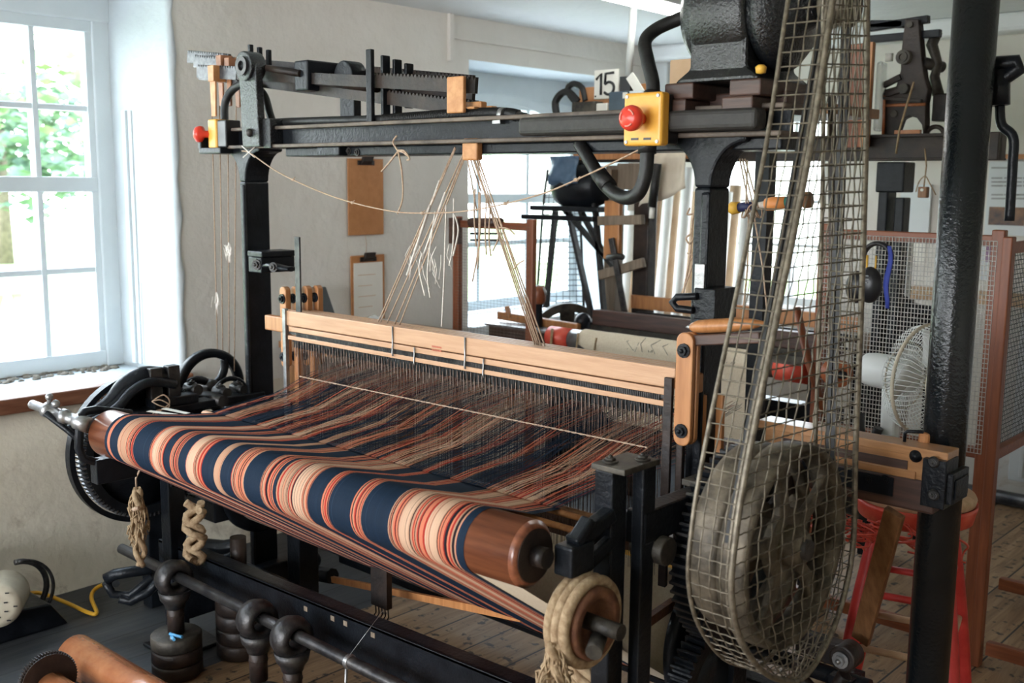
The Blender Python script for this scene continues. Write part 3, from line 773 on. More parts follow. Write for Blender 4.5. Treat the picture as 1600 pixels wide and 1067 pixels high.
# clamp on the left upright with its slotted strap
a = P(387, 411, y=1.915)
mb = MB(); mb.box((.79, 1.905, a.z - .028), (.865, 2.04, a.z + .025)); mb.box((.80, 1.895, a.z + .025), (.885, 2.03, a.z + .045))
mb.tube([(.86, 1.93, a.z - .005), (.93, 1.90, a.z + .004), (1.0, 1.905, a.z - .004), (1.03, 1.91, a.z - .004)], .022, 8, flat=.4)
cl = part(mb, 'clamp', 'iron', bevel=.004)
q = MB(); bolt(q, (.845, 1.902, a.z), (.3, -1, 0), .012, .012); bolt(q, (.965, 1.885, a.z), (.3, -1, 0), .011, .012); q.build('bolt', 'steel_dark', cl)
q = MB(); t_ = P(466, 370, y=1.905); q.box((t_.x - .013, 1.898, ZT - .02), (t_.x + .013, 1.905, t_.z)); q.build('strap', 'steel_dark', cl, bevel=.002)
# clamp on the right upright
a = P(1075, 470, y=1.90); mb = MB()
mb.tube([P(1090, 463, y=1.90), P(1058, 464, y=1.90), P(1050, 472, y=1.90), P(1058, 482, y=1.90), P(1084, 485, y=1.90)], .009, 8); mb.box((2.545, 1.905, a.z - .04), (2.60, 2.0, a.z + .03)); part(mb, 'clamp', 'iron', bevel=.003)
mb = MB(); c = P(1092, 440, y=1.91); mb.box((c.x - .014, 1.912, c.z - .05), (c.x + .012, 1.917, c.z + .04)); part(mb, 'strap_plate', 'steel', bevel=.002)

# ---- whip roller over which the warp bends
RA = V(P(137, 668, y=1.205).x, 1.27, .835); RB = V(P(836, 878, y=1.33).x, 1.33, .850); RR = .066
def raxis(x): t = (x - RA.x) / (RB.x - RA.x); return RA + (RB - RA) * t
mb = MB(); d = (RB - RA); ln = d.length
mb.tube([RA, RB - d.normalized() * .012], RR, 48); wr_ = part(mb, 'whip_roller', 'roller_wood', bevel=.0)
mb = MB(); mb.tube([RB - d.normalized() * .012, RB], [RR, RR - .012], 48); mb.build('chamfer', 'roller_wood', wr_)
mb = MB(); mb.cyl(RB - d.normalized() * .002, RB + d.normalized() * .002, RR - .014, n=40); mb.cyl(RB, RB + d.normalized() * .03, .02, n=20); mb.build('end_plate', 'iron_brown', wr_)
mb = MB(); mb.cyl(RA - d.normalized() * .004, RA + d.normalized() * .001, RR - .008, n=40); mb.build('end_plate', 'iron_dusty', wr_)
# ---- striped warp
NAVY = (.006, .019, .042); DARK = (.012, .007, .012); CORAL = (.62, .205, .115); CREAM = (.63, .42, .29); RED = (.40, .03, .02); SAND = (.50, .29, .185)
def fx(a): return P(a, 664 + (a - 166) * .325, y=1.215 + .06 * (a - 166) / 567).x
XW0, XW1 = fx(167), fx(734)
bands = []          # explicit navy and cream bands taken along the roller: (pixel from, pixel to, colour)
for a0, a1, c_ in ((166, 171, NAVY), (171, 175, CORAL), (175, 187, NAVY), (187, 200, SAND), (211, 236, NAVY), (240, 250, CREAM), (259, 267, NAVY), (281, 293, NAVY), (294, 305, CREAM), (318, 337, NAVY), (337, 347, SAND), (347, 364, NAVY),
                   (384, 410, NAVY), (430, 434, NAVY), (440, 452, SAND), (461, 476, CREAM), (485, 507, NAVY), (518, 553, NAVY), (570, 613, NAVY), (630, 645, CREAM), (672, 690, CREAM), (722, 734, NAVY)):
    bands.append((fx(a0), fx(a1), c_))
rs_ = random.Random(11); NT = 1250; threads = []
i = 0; pat = [CORAL, DARK, CORAL, RED, SAND, DARK, CORAL, DARK, SAND, CORAL, RED, DARK]; pi_ = 0; left = 0; cur = CORAL
for i in range(NT):
    x = XW0 + (XW1 - XW0) * (i + .5) / NT; c_ = None
    for a0, a1, cc in bands:
        if a0 <= x < a1: c_ = cc
    if c_ is None:
        if left <= 0:
            pi_ += 1; cur = pat[pi_ % len(pat)] if rs_.random() > .2 else rs_.choice(pat)
            left = rs_.choice((2, 2, 3)) if cur is DARK else rs_.choice((2, 3, 3, 4, 5))
        left -= 1; c_ = cur
    elif c_ is CREAM or c_ is SAND:
        c_ = CORAL if rs_.random() < .10 else DARK if rs_.random() < .04 else c_
    elif c_ is NAVY and rs_.random() < .015: c_ = (.02, .045, .085)
    j = 1 + rs_.gauss(0, .07); threads.append((x, tuple(max(0, v * j) for v in c_)))
TH = (XW1 - XW0) / NT
BEAM_A = V(.80, 1.93, .498); BEAM_B = V(2.62, 1.93, .50); BR = .13       # warp beam below
def baxis(x): t = (x - BEAM_A.x) / (BEAM_B.x - BEAM_A.x); return BEAM_A + (BEAM_B - BEAM_A) * t
ZL = .868           # height of the lease rods
YL0, YL1 = 1.46, 1.55
def sheetpath(x):
    c_ = raxis(x); r = RR + .0015; pts = [Vector((x, YL1, ZL - .004)), Vector((x, YL0, ZL + .006))]
    # tangent from rod to the top of the roller, wrap over the front, then down to the warp beam
    a_end = math.radians(212)          # angle measured from +y through +z
    for k in range(15):
        a = math.radians(80) + (math.radians(232) - math.radians(80)) * k / 14
        pts.append(c_ + Vector((0, math.cos(a) * r, math.sin(a) * r)))
    b2 = baxis(x); pts.append(b2 + Vector((0, -BR * .62, -BR * .79)))
    for a in (245, 260, 275, 290): pts.append(b2 + Vector((0, math.cos(math.radians(a)) * BR, math.sin(math.radians(a)) * BR)))
    return pts
mb = MB()
for i, (x, c_) in enumerate(threads):
    p0 = sheetpath(x - TH * .52); p1 = sheetpath(x + TH * .52); off = .0007 if i % 2 else 0
    mb.c = c_; n_ = len(p0); base = []
    for k in range(n_):
        t0 = p0[k]; 
        cr_ = Vector((0, -1, 0)) if k > 6 else Vector((0, 0, 1))
        base += [p0[k], (p0[k] + p1[k]) / 2 + cr_ * .0006, p1[k]]
    mb.add(base, [(k * 3 + j, k * 3 + j + 1, k * 3 + j + 4, k * 3 + j + 3) for k in range(n_ - 1) for j in range(2)], True)
part(mb, 'warp_sheet', 'yarn', kind='stuff')
# separate ends running from the lease rods up to the healds
mb = MB(); rt = random.Random(5)
GR = [rt.gauss(0, .005) for _ in range(400)]
for i in range(0, NT):
    x, c_ = threads[i]
    if i % 3 == 2: continue
    k = rt.choice((0, 0, 1, 2, 2, 3)); g_ = i // 7
    gx = threads[min(NT - 1, g_ * 7 + 3)][0]; xe = gx + (x - gx) * .55 + GR[g_ % 400] + rt.gauss(0, .001) + (.02 * (x - 1.7))
    yh = 1.90 + .04 * k; zh = ZL + .038 + (.032 if k in (0, 2) else -.020) + rt.gauss(0, .003)
    pts = [(x, YL1 - .01, ZL), (x * .85 + xe * .15, YL1 + .05, ZL + .007 + rt.gauss(0, .0015)), (x * .4 + xe * .6, YL1 + .17, ZL + .018 + (.004 if k % 2 else -.004)), (xe, yh, zh), (xe + rt.gauss(0, .004), 2.26, ZL + (.115 if k in (0, 2) else .02) + rt.gauss(0, .008))]
    if k in (1, 3) and c_[2] < .06 and rt.random() < .35: c_ = rt.choice((RED, DARK, (.16, .03, .025)))
    mb.c = c_; mb.tube(pts, TH * (.52 if k in (0, 2) else .42), 3, caps=False)
part(mb, 'warp_ends', 'yarn', kind='stuff')
for nm, yy, zz, dx in (('lease_rod', YL1, ZL - .012, .07), ('lease_rod', YL0 + .02, ZL - .012, .13), ('lease_rod', YL1 + .05, ZL - .022, .11)):
    mb = MB(); mb.tube([(XW0 - .06, yy, zz), (XW1 + dx, yy, zz)], .011, 10, flat=.55); part(mb, nm, 'wood_orange' if yy < YL1 + .01 else 'wood_brown')
# twisted cord laid across the warp ends
mb = MB(); p = P(468, 590, y=1.86); q = P(1012, 702, y=1.86); n_ = 240
for ph in (0, PI):
    mb.tube([p + (q - p) * (i / n_) + Vector((0, math.sin(i * .8 + ph) * .0013, .004 + math.cos(i * .8 + ph) * .0013)) for i in range(n_ + 1)], .001, 4)
part(mb, 'lease_cord', 'string')
# warp beam with its two flanges
mb = MB(); d = BEAM_B - BEAM_A; ln = d.length; mb.lathe(BEAM_A, d, [(0, 0), (BR - .004, 0), (BR - .004, ln), (0, ln)], 40); wb = part(mb, 'warp_beam', 'cream_cloth')
for t_, rr, w_ in ((0, .165, .02), (ln - .015, .175, .018)):
    mb = MB(); mb.lathe(BEAM_A + d.normalized() * t_, d, [(0, -w_), (rr - .01, -w_), (rr, -w_ * .6), (rr, w_ * .6), (rr - .01, w_), (0, w_)], 48); mb.build('flange', 'iron', wb)
# tan apron showing beside the last stripes
mb = MB(); x0_, x1_ = XW1 + .004, 2.585
vs = []
for x in (x0_, x1_):
    c_ = raxis(x); vs += [c_ + Vector((0, -RR * .6, -RR * .8)), baxis(x) + Vector((0, -BR * .6, -BR * .8)), baxis(x) + Vector((0, 0, -BR))]
mb.add(vs, [(0, 1, 4, 3), (1, 2, 5, 4)], True); part(mb, 'apron', 'cream_cloth')

# ---- left end: roller bracket, tensioning screw, gear with its cover, hand wheel
XL = .70
c = P(150, 665, x=XL)
def framepts(w, h, cut):
    return []
mb = MB(); p_ = lambda px, py, x=XL: P(px, py, x=x)
XL = RA.x - .03
mb.tube([p_(205, 646, XL), p_(150, 640, XL), p_(132, 643, XL), p_(125, 652, XL), p_(123, 700, XL), p_(130, 716, XL), p_(150, 722, XL), p_(205, 728, XL)], .013, 6); mb.box(p_(140, 716, XL - .02), Vector(p_(215, 745, XL + .02)))
part(mb, 'roller_bracket', 'iron', bevel=.003)
mb = MB(); d1 = P(140, 668, x=XL - .02) - P(46, 630, x=XL - .18)
a = P(48, 631, x=XL - .16); b2 = P(126, 660, x=XL)
mb.lathe(a, b2 - a, [(0, 0), (.011, .0), (.013, .004), (.013, .05), (.022, .052), (.022, .07), (.016, .072), (.016, .11), (.021, .112), (.021, .13), (.017, .132), (.017, .16), (.023, .165), (.023, (b2 - a).length + .03), (0, (b2 - a).length + .03)], 20)
mb.tube([P(76, 632, x=XL - .1), P(78, 616, x=XL - .1)], .006, 8); mb.sphere(P(77, 620, x=XL - .1), .011); mb.sphere(P(87, 631, x=XL - .08), .012)
part(mb, 'tension_screw', 'steel')
mb = MB(); mb.tube([P(70, 645, x=XL - .08), P(105, 672, x=XL - .05), P(126, 690, x=XL)], .009, 8); part(mb, 'brake_rod', 'iron')
GC = P(228, 700, x=.66)
mb = MB(); mb.gear(GC, (1, 0, 0), .228, .05, 92, .012, bore=.19); g1 = part(mb, 'ratchet_gear', 'iron')
q = MB(); q.lathe(GC, (1, 0, 0), [(.0, -.015), (.192, -.008), (.192, .008), (.0, .015)], 48); q.build('web', 'iron', g1)
q = MB()
for i in range(92):
    a = 2 * PI * (i + .5) / 92; cc = GC + Vector((0, math.cos(a) * .222, math.sin(a) * .222)); dd = Vector((0, math.cos(a), math.sin(a)))
    if i % 1 == 0: q.bar(cc - Vector((.025, 0, 0)), cc + Vector((.0255, 0, 0)), .0045, .011, dd)
q.build('teeth', 'tooth_steel', g1)
mb = MB(); mb.ring(GC - Vector((.03, 0, 0)), (1, 0, 0), .232, .25, .03, 64); part(mb, 'gear_rim', 'iron')
# cast cover arm curling over the gear
pts = bez([P(96, 662, x=.64), P(140, 648, x=.66), P(172, 628, x=.68), P(196, 602, x=.69), P(225, 588, x=.70), P(262, 592, x=.70)], 8)
mb = MB(); mb.tube(pts, [.012, .012] + [.016 + .0006 * i for i in range(len(pts) - 2)], 10); mb.tube([p + Vector((.045, .0, -.012)) for p in pts], .016, 10); mb.tube([p + Vector((.02, 0, -.004)) for p in pts], .012, 8); part(mb, 'gear_cover', 'iron')
pts = bez([P(235, 640, x=.60), P(250, 612, x=.60), P(262, 585, x=.6)], 6); mb = MB(); mb.tube(pts, .013, 8); mb.tube(bez([P(222, 612, x=.62), P(232, 630, x=.62), P(248, 640, x=.62)], 5), .02, 8); part(mb, 'cover_stay', 'iron')
# hand wheel with its curved spoke
HC = P(328, 603, x=.58); hr = (HC - P(328, 545, x=.58)).length
mb = MB(); mb.lathe(HC, (1, 0, 0), [(hr - .030, -.012), (hr - .008, -.018), (hr, -.012), (hr, .012), (hr - .008, .018), (hr - .030, .012)], 56, True); hw = part(mb, 'hand_wheel', 'iron')
q = MB(); q.lathe(HC, (1, 0, 0), [(0, -.03), (.022, -.03), (.026, -.02), (.026, .02), (.022, .03), (0, .03)], 24); q.build('hub', 'steel_dark', hw)
for k in range(3):
    a0 = math.radians(60 + 120 * k); q = MB()
    q.tube([HC + Vector((0, math.cos(a0 - 1.0 * (1 - t / 8)) * (hr - .015) * (t / 8) + 0, math.sin(a0 - 1.0 * (1 - t / 8)) * (hr - .015) * (t / 8))) for t in range(9)], .015, 8); q.build('spoke', 'iron', hw)
# crank shaft carriage rail and two square steel stops
a = P(215, 655, x=.72); b2 = P(395, 612, x=.74)
mb = MB(); mb.box((.69, 1.50, .79), (.76, 1.98, .815)); mb.box((.70, 1.56, .815), (.76, 1.72, .845)); mb.box((.62, 1.4, .77), (.70, 1.95, .795))
part(mb, 'side_rail', 'iron', bevel=.004)
for px0, px1, yt in ((233, 251, 574), (259, 281, 570)):
    c = P((px0 + px1) / 2, 640, x=.72); t_ = P((px0 + px1) / 2, yt, x=.72); w_ = .021
    mb = MB(); mb.box((.705, c.y - w_, .79), (.74, c.y + w_, t_.z)); part(mb, 'steel_stop', 'steel_dark', bevel=.003)
mb = MB(); 
for px, py in ((300, 607), (345, 612), (372, 607)): c = P(px, py, x=.70); mb.cyl(c - Vector((.03, 0, 0)), c + Vector((.04, 0, 0)), .018, n=16); bolt(mb, c + Vector((0, 0, .015)), (0, 0, 1), .011, .01)
mb.cyl((.5, 1.80, .81), (.78, 1.80, .81), .02, n=18); part(mb, 'bearing', 'steel_dark')
mb = MB(); c = P(360, 622, x=.66); mb.tube(circ_yz(c, .07, 0, PI, 12), .009, 8); part(mb, 'bearing_guard', 'iron')
# frame members under the left end
mb = MB(); c = P(256, 1005, z=0); mb.box((.745, c.y - .01, 0), (.80, c.y + .05, .78)); mb.box((.68, c.y - .06, 0), (.86, c.y + .14, .012)); part(mb, 'leg', 'iron', bevel=.005)
mb = MB(); c = P(188, 885, x=.35); mb.box((.36, 1.70, 0), (.42, 1.78, .62)); mb.box((.36, 1.74, .40), (.80, 1.80, .47)); part(mb, 'leg', 'iron', bevel=.005)
mb = MB(); mb.box((.76, 1.58, .56), (.81, 2.06, .78)); mb.box((.76, 1.60, .10), (.81, 2.06, .20)); part(mb, 'side_frame', 'iron', bevel=.006)
# front rail: fish-bellied channel with cored holes
A0 = P(247, 842, y=1.60); A1 = P(760, 1040, y=1.60); 
zt0, zt1 = A0.z, P(700, 1019, y=1.60).z
B0 = P(262, 900, y=1.60).z; B1 = P(640, 1060, y=1.60).z
mb = MB(); x0_, x1_ = A0.x, 2.68
def zt_at(x): return zt0 + (zt1 - zt0) * (x - x0_) / (P(700, 1019, y=1.60).x - x0_)
zT = [zt0, min(zt_at(x1_), zt0 + .05)]; zB = zt0 - .105
mb.prism([(x0_, 1.60, zT[0]), (x1_, 1.60, zT[1]), (x1_, 1.60, zB), (x0_, 1.60, zB + .02)], (0, .014, 0))
mb.prism([(x0_, 1.60, zT[0]), (x1_, 1.60, zT[1]), (x1_, 1.60, zT[1] - .012), (x0_, 1.60, zT[0] - .012)], (0, .055, 0))
mb.prism([(x0_, 1.585, zB + .02), (x1_, 1.585, zB), (x1_, 1.585, zB - .014), (x0_, 1.585, zB + .006)], (0, .07, 0))
fr1 = part(mb, 'front_rail', 'iron', bevel=.003)
mb = MB()
for q in ((478, 951), (520, 966), (540, 974), (583, 992)):
    c = P(*q, y=1.60); mb.box((c.x - .008, 1.5985, c.z - .007), (c.x + .008, 1.6005, c.z + .007))
mb.build('cored_hole', 'wood_grey', fr1)
# weight bar across the front
a = P(190, 857, y=1.50); b2 = P(610, 1067, y=1.50); BZ = (a.z + b2.z) / 2
WA = V(a.x, 1.50, a.z); WB = V(2.62, 1.50, b2.z); 
mb = MB(); mb.tube([WA, WB], .0165, 14); part(mb, 'weight_bar', 'steel_dark')
def wbar(x): t = (x - WA.x) / (WB.x - WA.x); return WA + (WB - WA) * t
# lower linkage at the left
mb = MB(); pts = [P(165, 905, x=.50), P(180, 897, x=.52), P(240, 888, x=.62)]
mb.tube(pts, .02, 8); mb.tube([P(166, 910, x=.50), P(176, 928, x=.50), P(205, 930, x=.55), P(240, 900, x=.62)], .016, 8)
mb.tube([P(186, 935, x=.54), P(205, 940, x=.56), P(232, 925, x=.62), P(250, 905, x=.66)], .016, 8); mb.cyl(P(181, 912, x=.47), P(181, 912, x=.56), .012)
part(mb, 'linkage', 'iron')
# cross members, treadle shafts and dark gear inside the frame
mb = MB(); mb.tube([(.78, 2.05, .30), (2.62, 2.05, .30)], .022, 12); mb.tube([(.78, 1.85, .22), (2.62, 1.85, .22)], .018, 12); part(mb, 'cross_shaft', 'iron')
mb = MB(); mb.box((.78, 2.22, .42), (2.64, 2.29, .58)); part(mb, 'back_rail', 'wood_dark', bevel=.006)
mb = MB(); mb.box((.78, 2.35, .08), (2.64, 2.42, .20)); part(mb, 'back_rail', 'iron', bevel=.006)
mb = MB(); c = P(600, 920, y=1.8); mb.box((c.x - .035, 1.78, c.z - .05), (c.x + .035, 1.80, c.z + .14))
for i in range(5): x = c.x - .028 + .014 * i; mb.tube([(x, 1.79, c.z - .05), (x + .003, 1.79, c.z - .075), (x - .004, 1.79, c.z - .085), (x, 1.79, c.z - .15)], .0022, 5)
part(mb, 'treadle_hangers', 'iron_brown')
mb = MB(); mb.bar(P(520, 905, y=2.0), P(815, 965, y=1.75), .012, .02); part(mb, 'treadle_lath', 'wood_orange')
mb = MB(); a = P(465, 850, y=2.2); mb.tube([P(460, 870, y=2.1), P(490, 895, y=2.1), P(520, 900, y=2.1)], .03, 8); mb.sphere(P(487, 875, y=2.1), .035); mb.tube([P(300, 850, y=2.0), P(350, 855, y=2.05), P(380, 850, y=2.1)], .03, 8); mb.tube([P(330, 880, y=1.9), P(375, 862, y=2.0)], .014, 8); mb.box((1.0, 2.1, .22), (1.5, 2.16, .34)); mb.box((.95, 1.92, .0), (1.02, 2.0, .56)); part(mb, 'picking_gear', 'iron', bevel=.004)
# ================================================================== RIGHT HAND END OF THE LOOM
# bearing stand in front of the right upright
sx0 = P(946, 760, y=1.50); top = P(972, 728, y=1.52)
XS = top.x
mb = MB(); zt = top.z
mb.box((XS - .045, 1.49, .0), (XS - .0, 1.54, zt - .008)); mb.box((XS + .0, 1.555, .0), (XS + .028, 1.60, zt - .008))
o1 = part(mb, 'bearing_stand', 'iron', bevel=.004)
q = MB(); q.box((XS - .05, 1.485, zt - .008), (XS + .032, 1.605, zt + .004)); bolt(q, (XS - .025, 1.515, zt + .004), (0, 0, 1), .011, .01); bolt(q, (XS + .01, 1.575, zt + .004), (0, 0, 1), .011, .01); q.build('cap_plate', 'iron_dusty', o1, bevel=.002)
# arm from the stand to the end of the roller
a = P(858, 885, y=1.40); b2 = P(948, 822, y=1.47)
mb = MB(); mb.box((RB.x + .02, 1.36, RB.z - .04), (RB.x + .065, 1.43, RB.z + .02)); mb.bar((RB.x + .04, 1.39, RB.z + .015), (XS - .01, 1.50, RB.z + .055), .03, .035, w2=.03, h2=.03); mb.bar((RB.x + .05, 1.42, RB.z - .03), (XS - .01, 1.51, RB.z + .0), .02, .03); mb.bar((RB.x + .045, 1.39, RB.z + .02), (RB.x + .05, 1.43, RB.z + .06), .03, .02)
part(mb, 'roller_bracket', 'iron', bevel=.005)
# side casting from the stand back to the upright
mb = MB(); z_ = P(1080, 770, y=1.75).z
mb.box((XS - .02, 1.56, zt - .17), (XS + .03, 1.98, zt - .10)); mb.box((XS - .02, 1.56, .20), (XS + .02, 1.98, .27)); mb.box((XS - .0, 1.95, 0), (XS + .03, 2.0, .6))
sf = part(mb, 'side_frame', 'iron', bevel=.006)
q = MB(); c = P(1085, 758, y=1.80); bolt(q, (XS + .0, 1.86, zt - .10), (0, 0, 1), .016, .02); q.box((XS - .03, 1.78, zt - .10), (XS + .04, 1.84, zt - .085)); q.cyl((XS - .03, 1.62, zt - .19), (XS + .05, 1.62, zt - .19), .03); q.build('nut', 'iron_dusty', sf, bevel=.003)
# friction drum wound with rope
DC = P(905, 965, x=2.64)
mb = MB(); mb.lathe(DC, (1, 0, 0), [(0, -.02), (.07, -.02), (.07, .045), (.05, .045), (.045, .01), (0, .01)], 40); dr = part(mb, 'friction_drum', 'rust')
q = MB()
for k in range(3):
    pts = []
    for i in range(49):
        a = 2 * PI * i / 48; pts.append(DC + Vector((-.008 + .018 * k, math.cos(a) * .08, math.sin(a) * .08)))
    q.tube(pts[:-1], .011, 8, closed=True)
q.build('rope_winding', 'rope', dr)
mb = MB(); mb.cyl(DC, DC + Vector((.10, 0, 0)), .016, n=16); mb.cyl(DC + Vector((.05, 0, -.02)), DC + Vector((.075, -.05, -.03)), .016, n=16); part(mb, 'drum_shaft', 'iron_dusty')
# big gear
G2 = P(1150, 850, x=2.69)
mb = MB(); mb.gear(G2, (1, 0, 0), .22, .055, 64, .014, bore=.18); g2 = part(mb, 'spur_gear', 'iron')
q = MB()
for i in range(64):
    a = 2 * PI * (i + .375) / 64; dd = Vector((0, math.cos(a), math.sin(a)))
    d_, a_, b_ = ortho((1, 0, 0)); dd = a_ * math.cos(a) + b_ * math.sin(a); cc = G2 + dd * .215; q.bar(cc - Vector((.0285, 0, 0)), cc + Vector((.0285, 0, 0)), .006, .013, dd)
q.build('teeth', 'steel_dark', g2)
q = MB()
for k in range(5):
    a = 2 * PI * k / 5; q.bar(G2, G2 + Vector((0, math.cos(a) * .17, math.sin(a) * .17)), .04, .02, (1, 0, 0))
q.lathe(G2, (1, 0, 0), [(0, -.04), (.05, -.04), (.05, .04), (0, .04)], 24); q.build('spoke_web', 'iron', g2)
G3 = G2 + Vector((-.01, -.09, -.29))
mb = MB(); mb.gear(G3, (1, 0, 0), .12, .05, 40, .013, bore=.08); g3 = part(mb, 'pinion', 'iron')
q = MB(); q.lathe(G3, (1, 0, 0), [(0, -.01), (.09, -.01), (.09, .01), (0, .01)], 32); q.build('web', 'iron', g3)
# belt pulleys with pierced webs
def pulley(c, r, name, sm_='pulley'):
    mb = MB(); mb.lathe(c, (1, 0, 0), [(r - .016, -.03), (r - .003, -.032), (r, -.02), (r + .002, 0), (r, .02), (r - .003, .032), (r - .016, .03), (r - .02, .012), (r - .02, -.012)], 64, True); o = part(mb, name, 'pulley')
    q = MB(); q.lathe(c, (1, 0, 0), [(0, -.045), (.032, -.045), (.042, -.03), (.042, .03), (.032, .045), (0, .045)], 28); q.ring(c, (1, 0, 0), .04, .075, .016, 40); q.build('hub', 'pulley', o)
    for k in range(5):
        a = 2 * PI * k / 5 + .5; q = MB(); pts = []
        d = Vector((0, math.cos(a), math.sin(a))); t_ = Vector((0, -math.sin(a), math.cos(a)))
        w0, w1 = .024, .036
        prof = [(.065, w0), (.09, .016), (r * .62, .015), (r * .8, .020), (r - .012, w1)]
        poly = [c + d * rr + t_ * w for rr, w in prof] + [c + d * rr - t_ * w for rr, w in reversed(prof)]
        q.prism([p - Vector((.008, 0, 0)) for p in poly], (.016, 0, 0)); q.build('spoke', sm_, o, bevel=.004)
    return o
PC = P(1225, 850, x=2.878)
pulley(PC, .205, 'belt_pulley'); pulley(PC + Vector((-.07, 0, 0)), .192, 'belt_pulley', 'iron_brown')  # rear spokes coloured darker to deepen the shade in the front pulley's openings
mb = MB(); mb.cyl(PC - Vector((.30, 0, 0)), PC + Vector((.055, 0, 0)), .021, n=18); part(mb, 'drive_shaft', 'steel_dark')
# lay (batten): board with groove, dark carrier under it, cast end box
YL = 2.16
wl_ = P(1190, 664, y=YL); wr_ = P(1477, 712, y=YL); ZTOP = wr_.z + .004
mb = MB(); h_ = ZTOP - P(1445, 752, y=YL).z
mb.box((2.60, YL, ZTOP - h_), (wr_.x + .004, YL + .03, ZTOP - .012)); mb.box((2.58, YL - .006, ZTOP - .016), (wr_.x + .008, YL + .06, ZTOP + .004)); mb.box((2.58, YL - .004, ZTOP - h_), (wr_.x - .06, YL, ZTOP - h_ + .018))
lay = part(mb, 'lay_board', 'wood_lay', bevel=.004)
q = MB(); c = P(1432, 712, y=YL); g0 = P(1340, 712, y=YL); g1_ = P(1418, 728, y=YL); q.box((2.65, YL - .0015, g1_.z - .008), (g1_.x, YL + .002, g1_.z + .012)); q.build('groove', 'wood_dark', lay)
q = MB(); q.lathe((c.x, YL - .002, c.z), (0, -1, 0), [(.014, 0), (.014, .004), (.008, .006), (.008, .010), (0, .011)], 20); q.build('stud', 'iron', lay)
q = MB(); c = P(1411, 682, y=YL + .02); q.tube([(c.x, YL + .03, ZTOP), (c.x, YL + .03, ZTOP + .024), (c.x + .006, YL + .03, ZTOP + .029), (c.x + .04, YL + .03, ZTOP + .033)], .004, 8); q.build('hook', 'iron', lay)
mb = MB(); mb.box((2.45, YL + .005, ZTOP - h_ - .075), (wr_.x - .02, YL + .05, ZTOP - h_)); lc = part(mb, 'lay_carrier', 'wood_dark', bevel=.006)
q = MB(); q.box((2.7, YL + .001, ZTOP - h_ - .05), (P(1395, 755, y=YL).x, YL + .006, ZTOP - h_ - .008))
for px in (1355, 1383): c = P(px, 749, y=YL); bolt(q, (c.x, YL + .001, c.z), (0, -1, 0), .007, .003)
q.build('fixing_plate', 'iron', lc)
x0_, x1_ = P(1446, 740, y=YL).x, P(1484, 740, y=YL).x
zb_ = P(1462, 790, y=YL).z
mb = MB(); mb.box((x0_, YL - .022, zb_), (x1_, YL + .05, ZTOP - .012)); mb.box((x1_ - .004, YL - .01, zb_ + .01), (x1_ + .012, YL + .085, ZTOP - .04)); mb.box((x1_ + .012, YL + .0, zb_ + .02), (x1_ + .016, YL + .075, ZTOP - .055))
sb = part(mb, 'shuttle_box_end', 'iron', bevel=.004)
q = MB()
for py in (722, 773): c = P(1459, py, y=YL - .022); q.lathe((c.x, YL - .022, c.z), (0, -1, 0), [(.013, 0), (.012, .004), (0, .005)], 20); bolt(q, (c.x, YL - .026, c.z), (0, -1, 0), .006, .005)
q.build('bolt', 'steel_dark', sb)
mb = MB(); a = P(1450, 676, y=YL + .06); mb.box((a.x - .02, YL + .05, ZTOP - .1), (a.x + .006, YL + .066, a.z)); part(mb, 'lay_peg', 'wood_orange', bevel=.008)
# wooden picking stick slanting down to its rocking shaft
a = P(1398, 800, y=YL + .05); b2 = P(1345, 1000, y=YL + .22)
mb = MB(); mb.bar(b2, a, .048, .018, (0, -1, .2)); part(mb, 'picking_stick', 'wood_brown', bevel=.003)
c = P(1326, 1022, y=2.28)
mb = MB(); mb.box((c.x - .13, 2.25, c.z - .03), (c.x + .02, 2.29, c.z + .03)); mb.tube([(c.x - .13, 2.27, c.z - .05), (c.x - .12, 2.27, c.z - .10), (c.x - .05, 2.27, c.z - .14), (c.x + .0, 2.27, c.z - .05)], .02, 8); mb.cyl((c.x, 2.24, c.z), (c.x, 2.30, c.z), .034, n=20); rk = part(mb, 'rocker', 'iron_brown', bevel=.005)
q = MB(); bolt(q, (c.x, 2.238, c.z), (0, -1, 0), .014, .016); q.build('bolt', 'steel', rk)
mb = MB(); mb.cyl((2.2, 2.30, c.z - .08), (c.x + .05, 2.30, c.z - .08), .022); mb.box((c.x - .04, 2.26, 0), (c.x + .02, 2.34, c.z - .06)); part(mb, 'rocking_shaft', 'iron')
mb = MB(); a = P(1000, 985, y=1.72); mb.bar(P(995, 982, y=1.62), P(1062, 935, y=1.9), .016, .022); part(mb, 'stay_rod', 'rust')
# canvas tray lying in the bottom of the frame
mb = MB(); c = P(1040, 885, y=2.15); mb.box((c.x - .20, 2.08, c.z - .22), (c.x + .10, 2.5, c.z - .02)); o = mb.build('oil_tray', 'iron', None, bevel=.006); tag(o, 'black tray holding yellow paper inside the right end of the striped loom', 'tray')
mb = MB(); zz = c.z - .018
for k in range(3):
    mb.add([(c.x - .19 + .09 * k, 2.09, zz + .004 * k), (c.x - .05 + .07 * k, 2.09, zz + .012), (c.x - .03 + .06 * k, 2.45, zz + .02), (c.x - .18 + .08 * k, 2.45, zz + .008 * k)], [(0, 1, 2, 3)])
o = mb.build('paper_sheet', 'yellow_paint', None, origin=(c.x, 2.25, zz)); tag(o, 'creased yellow paper lying in the black tray', 'paper')

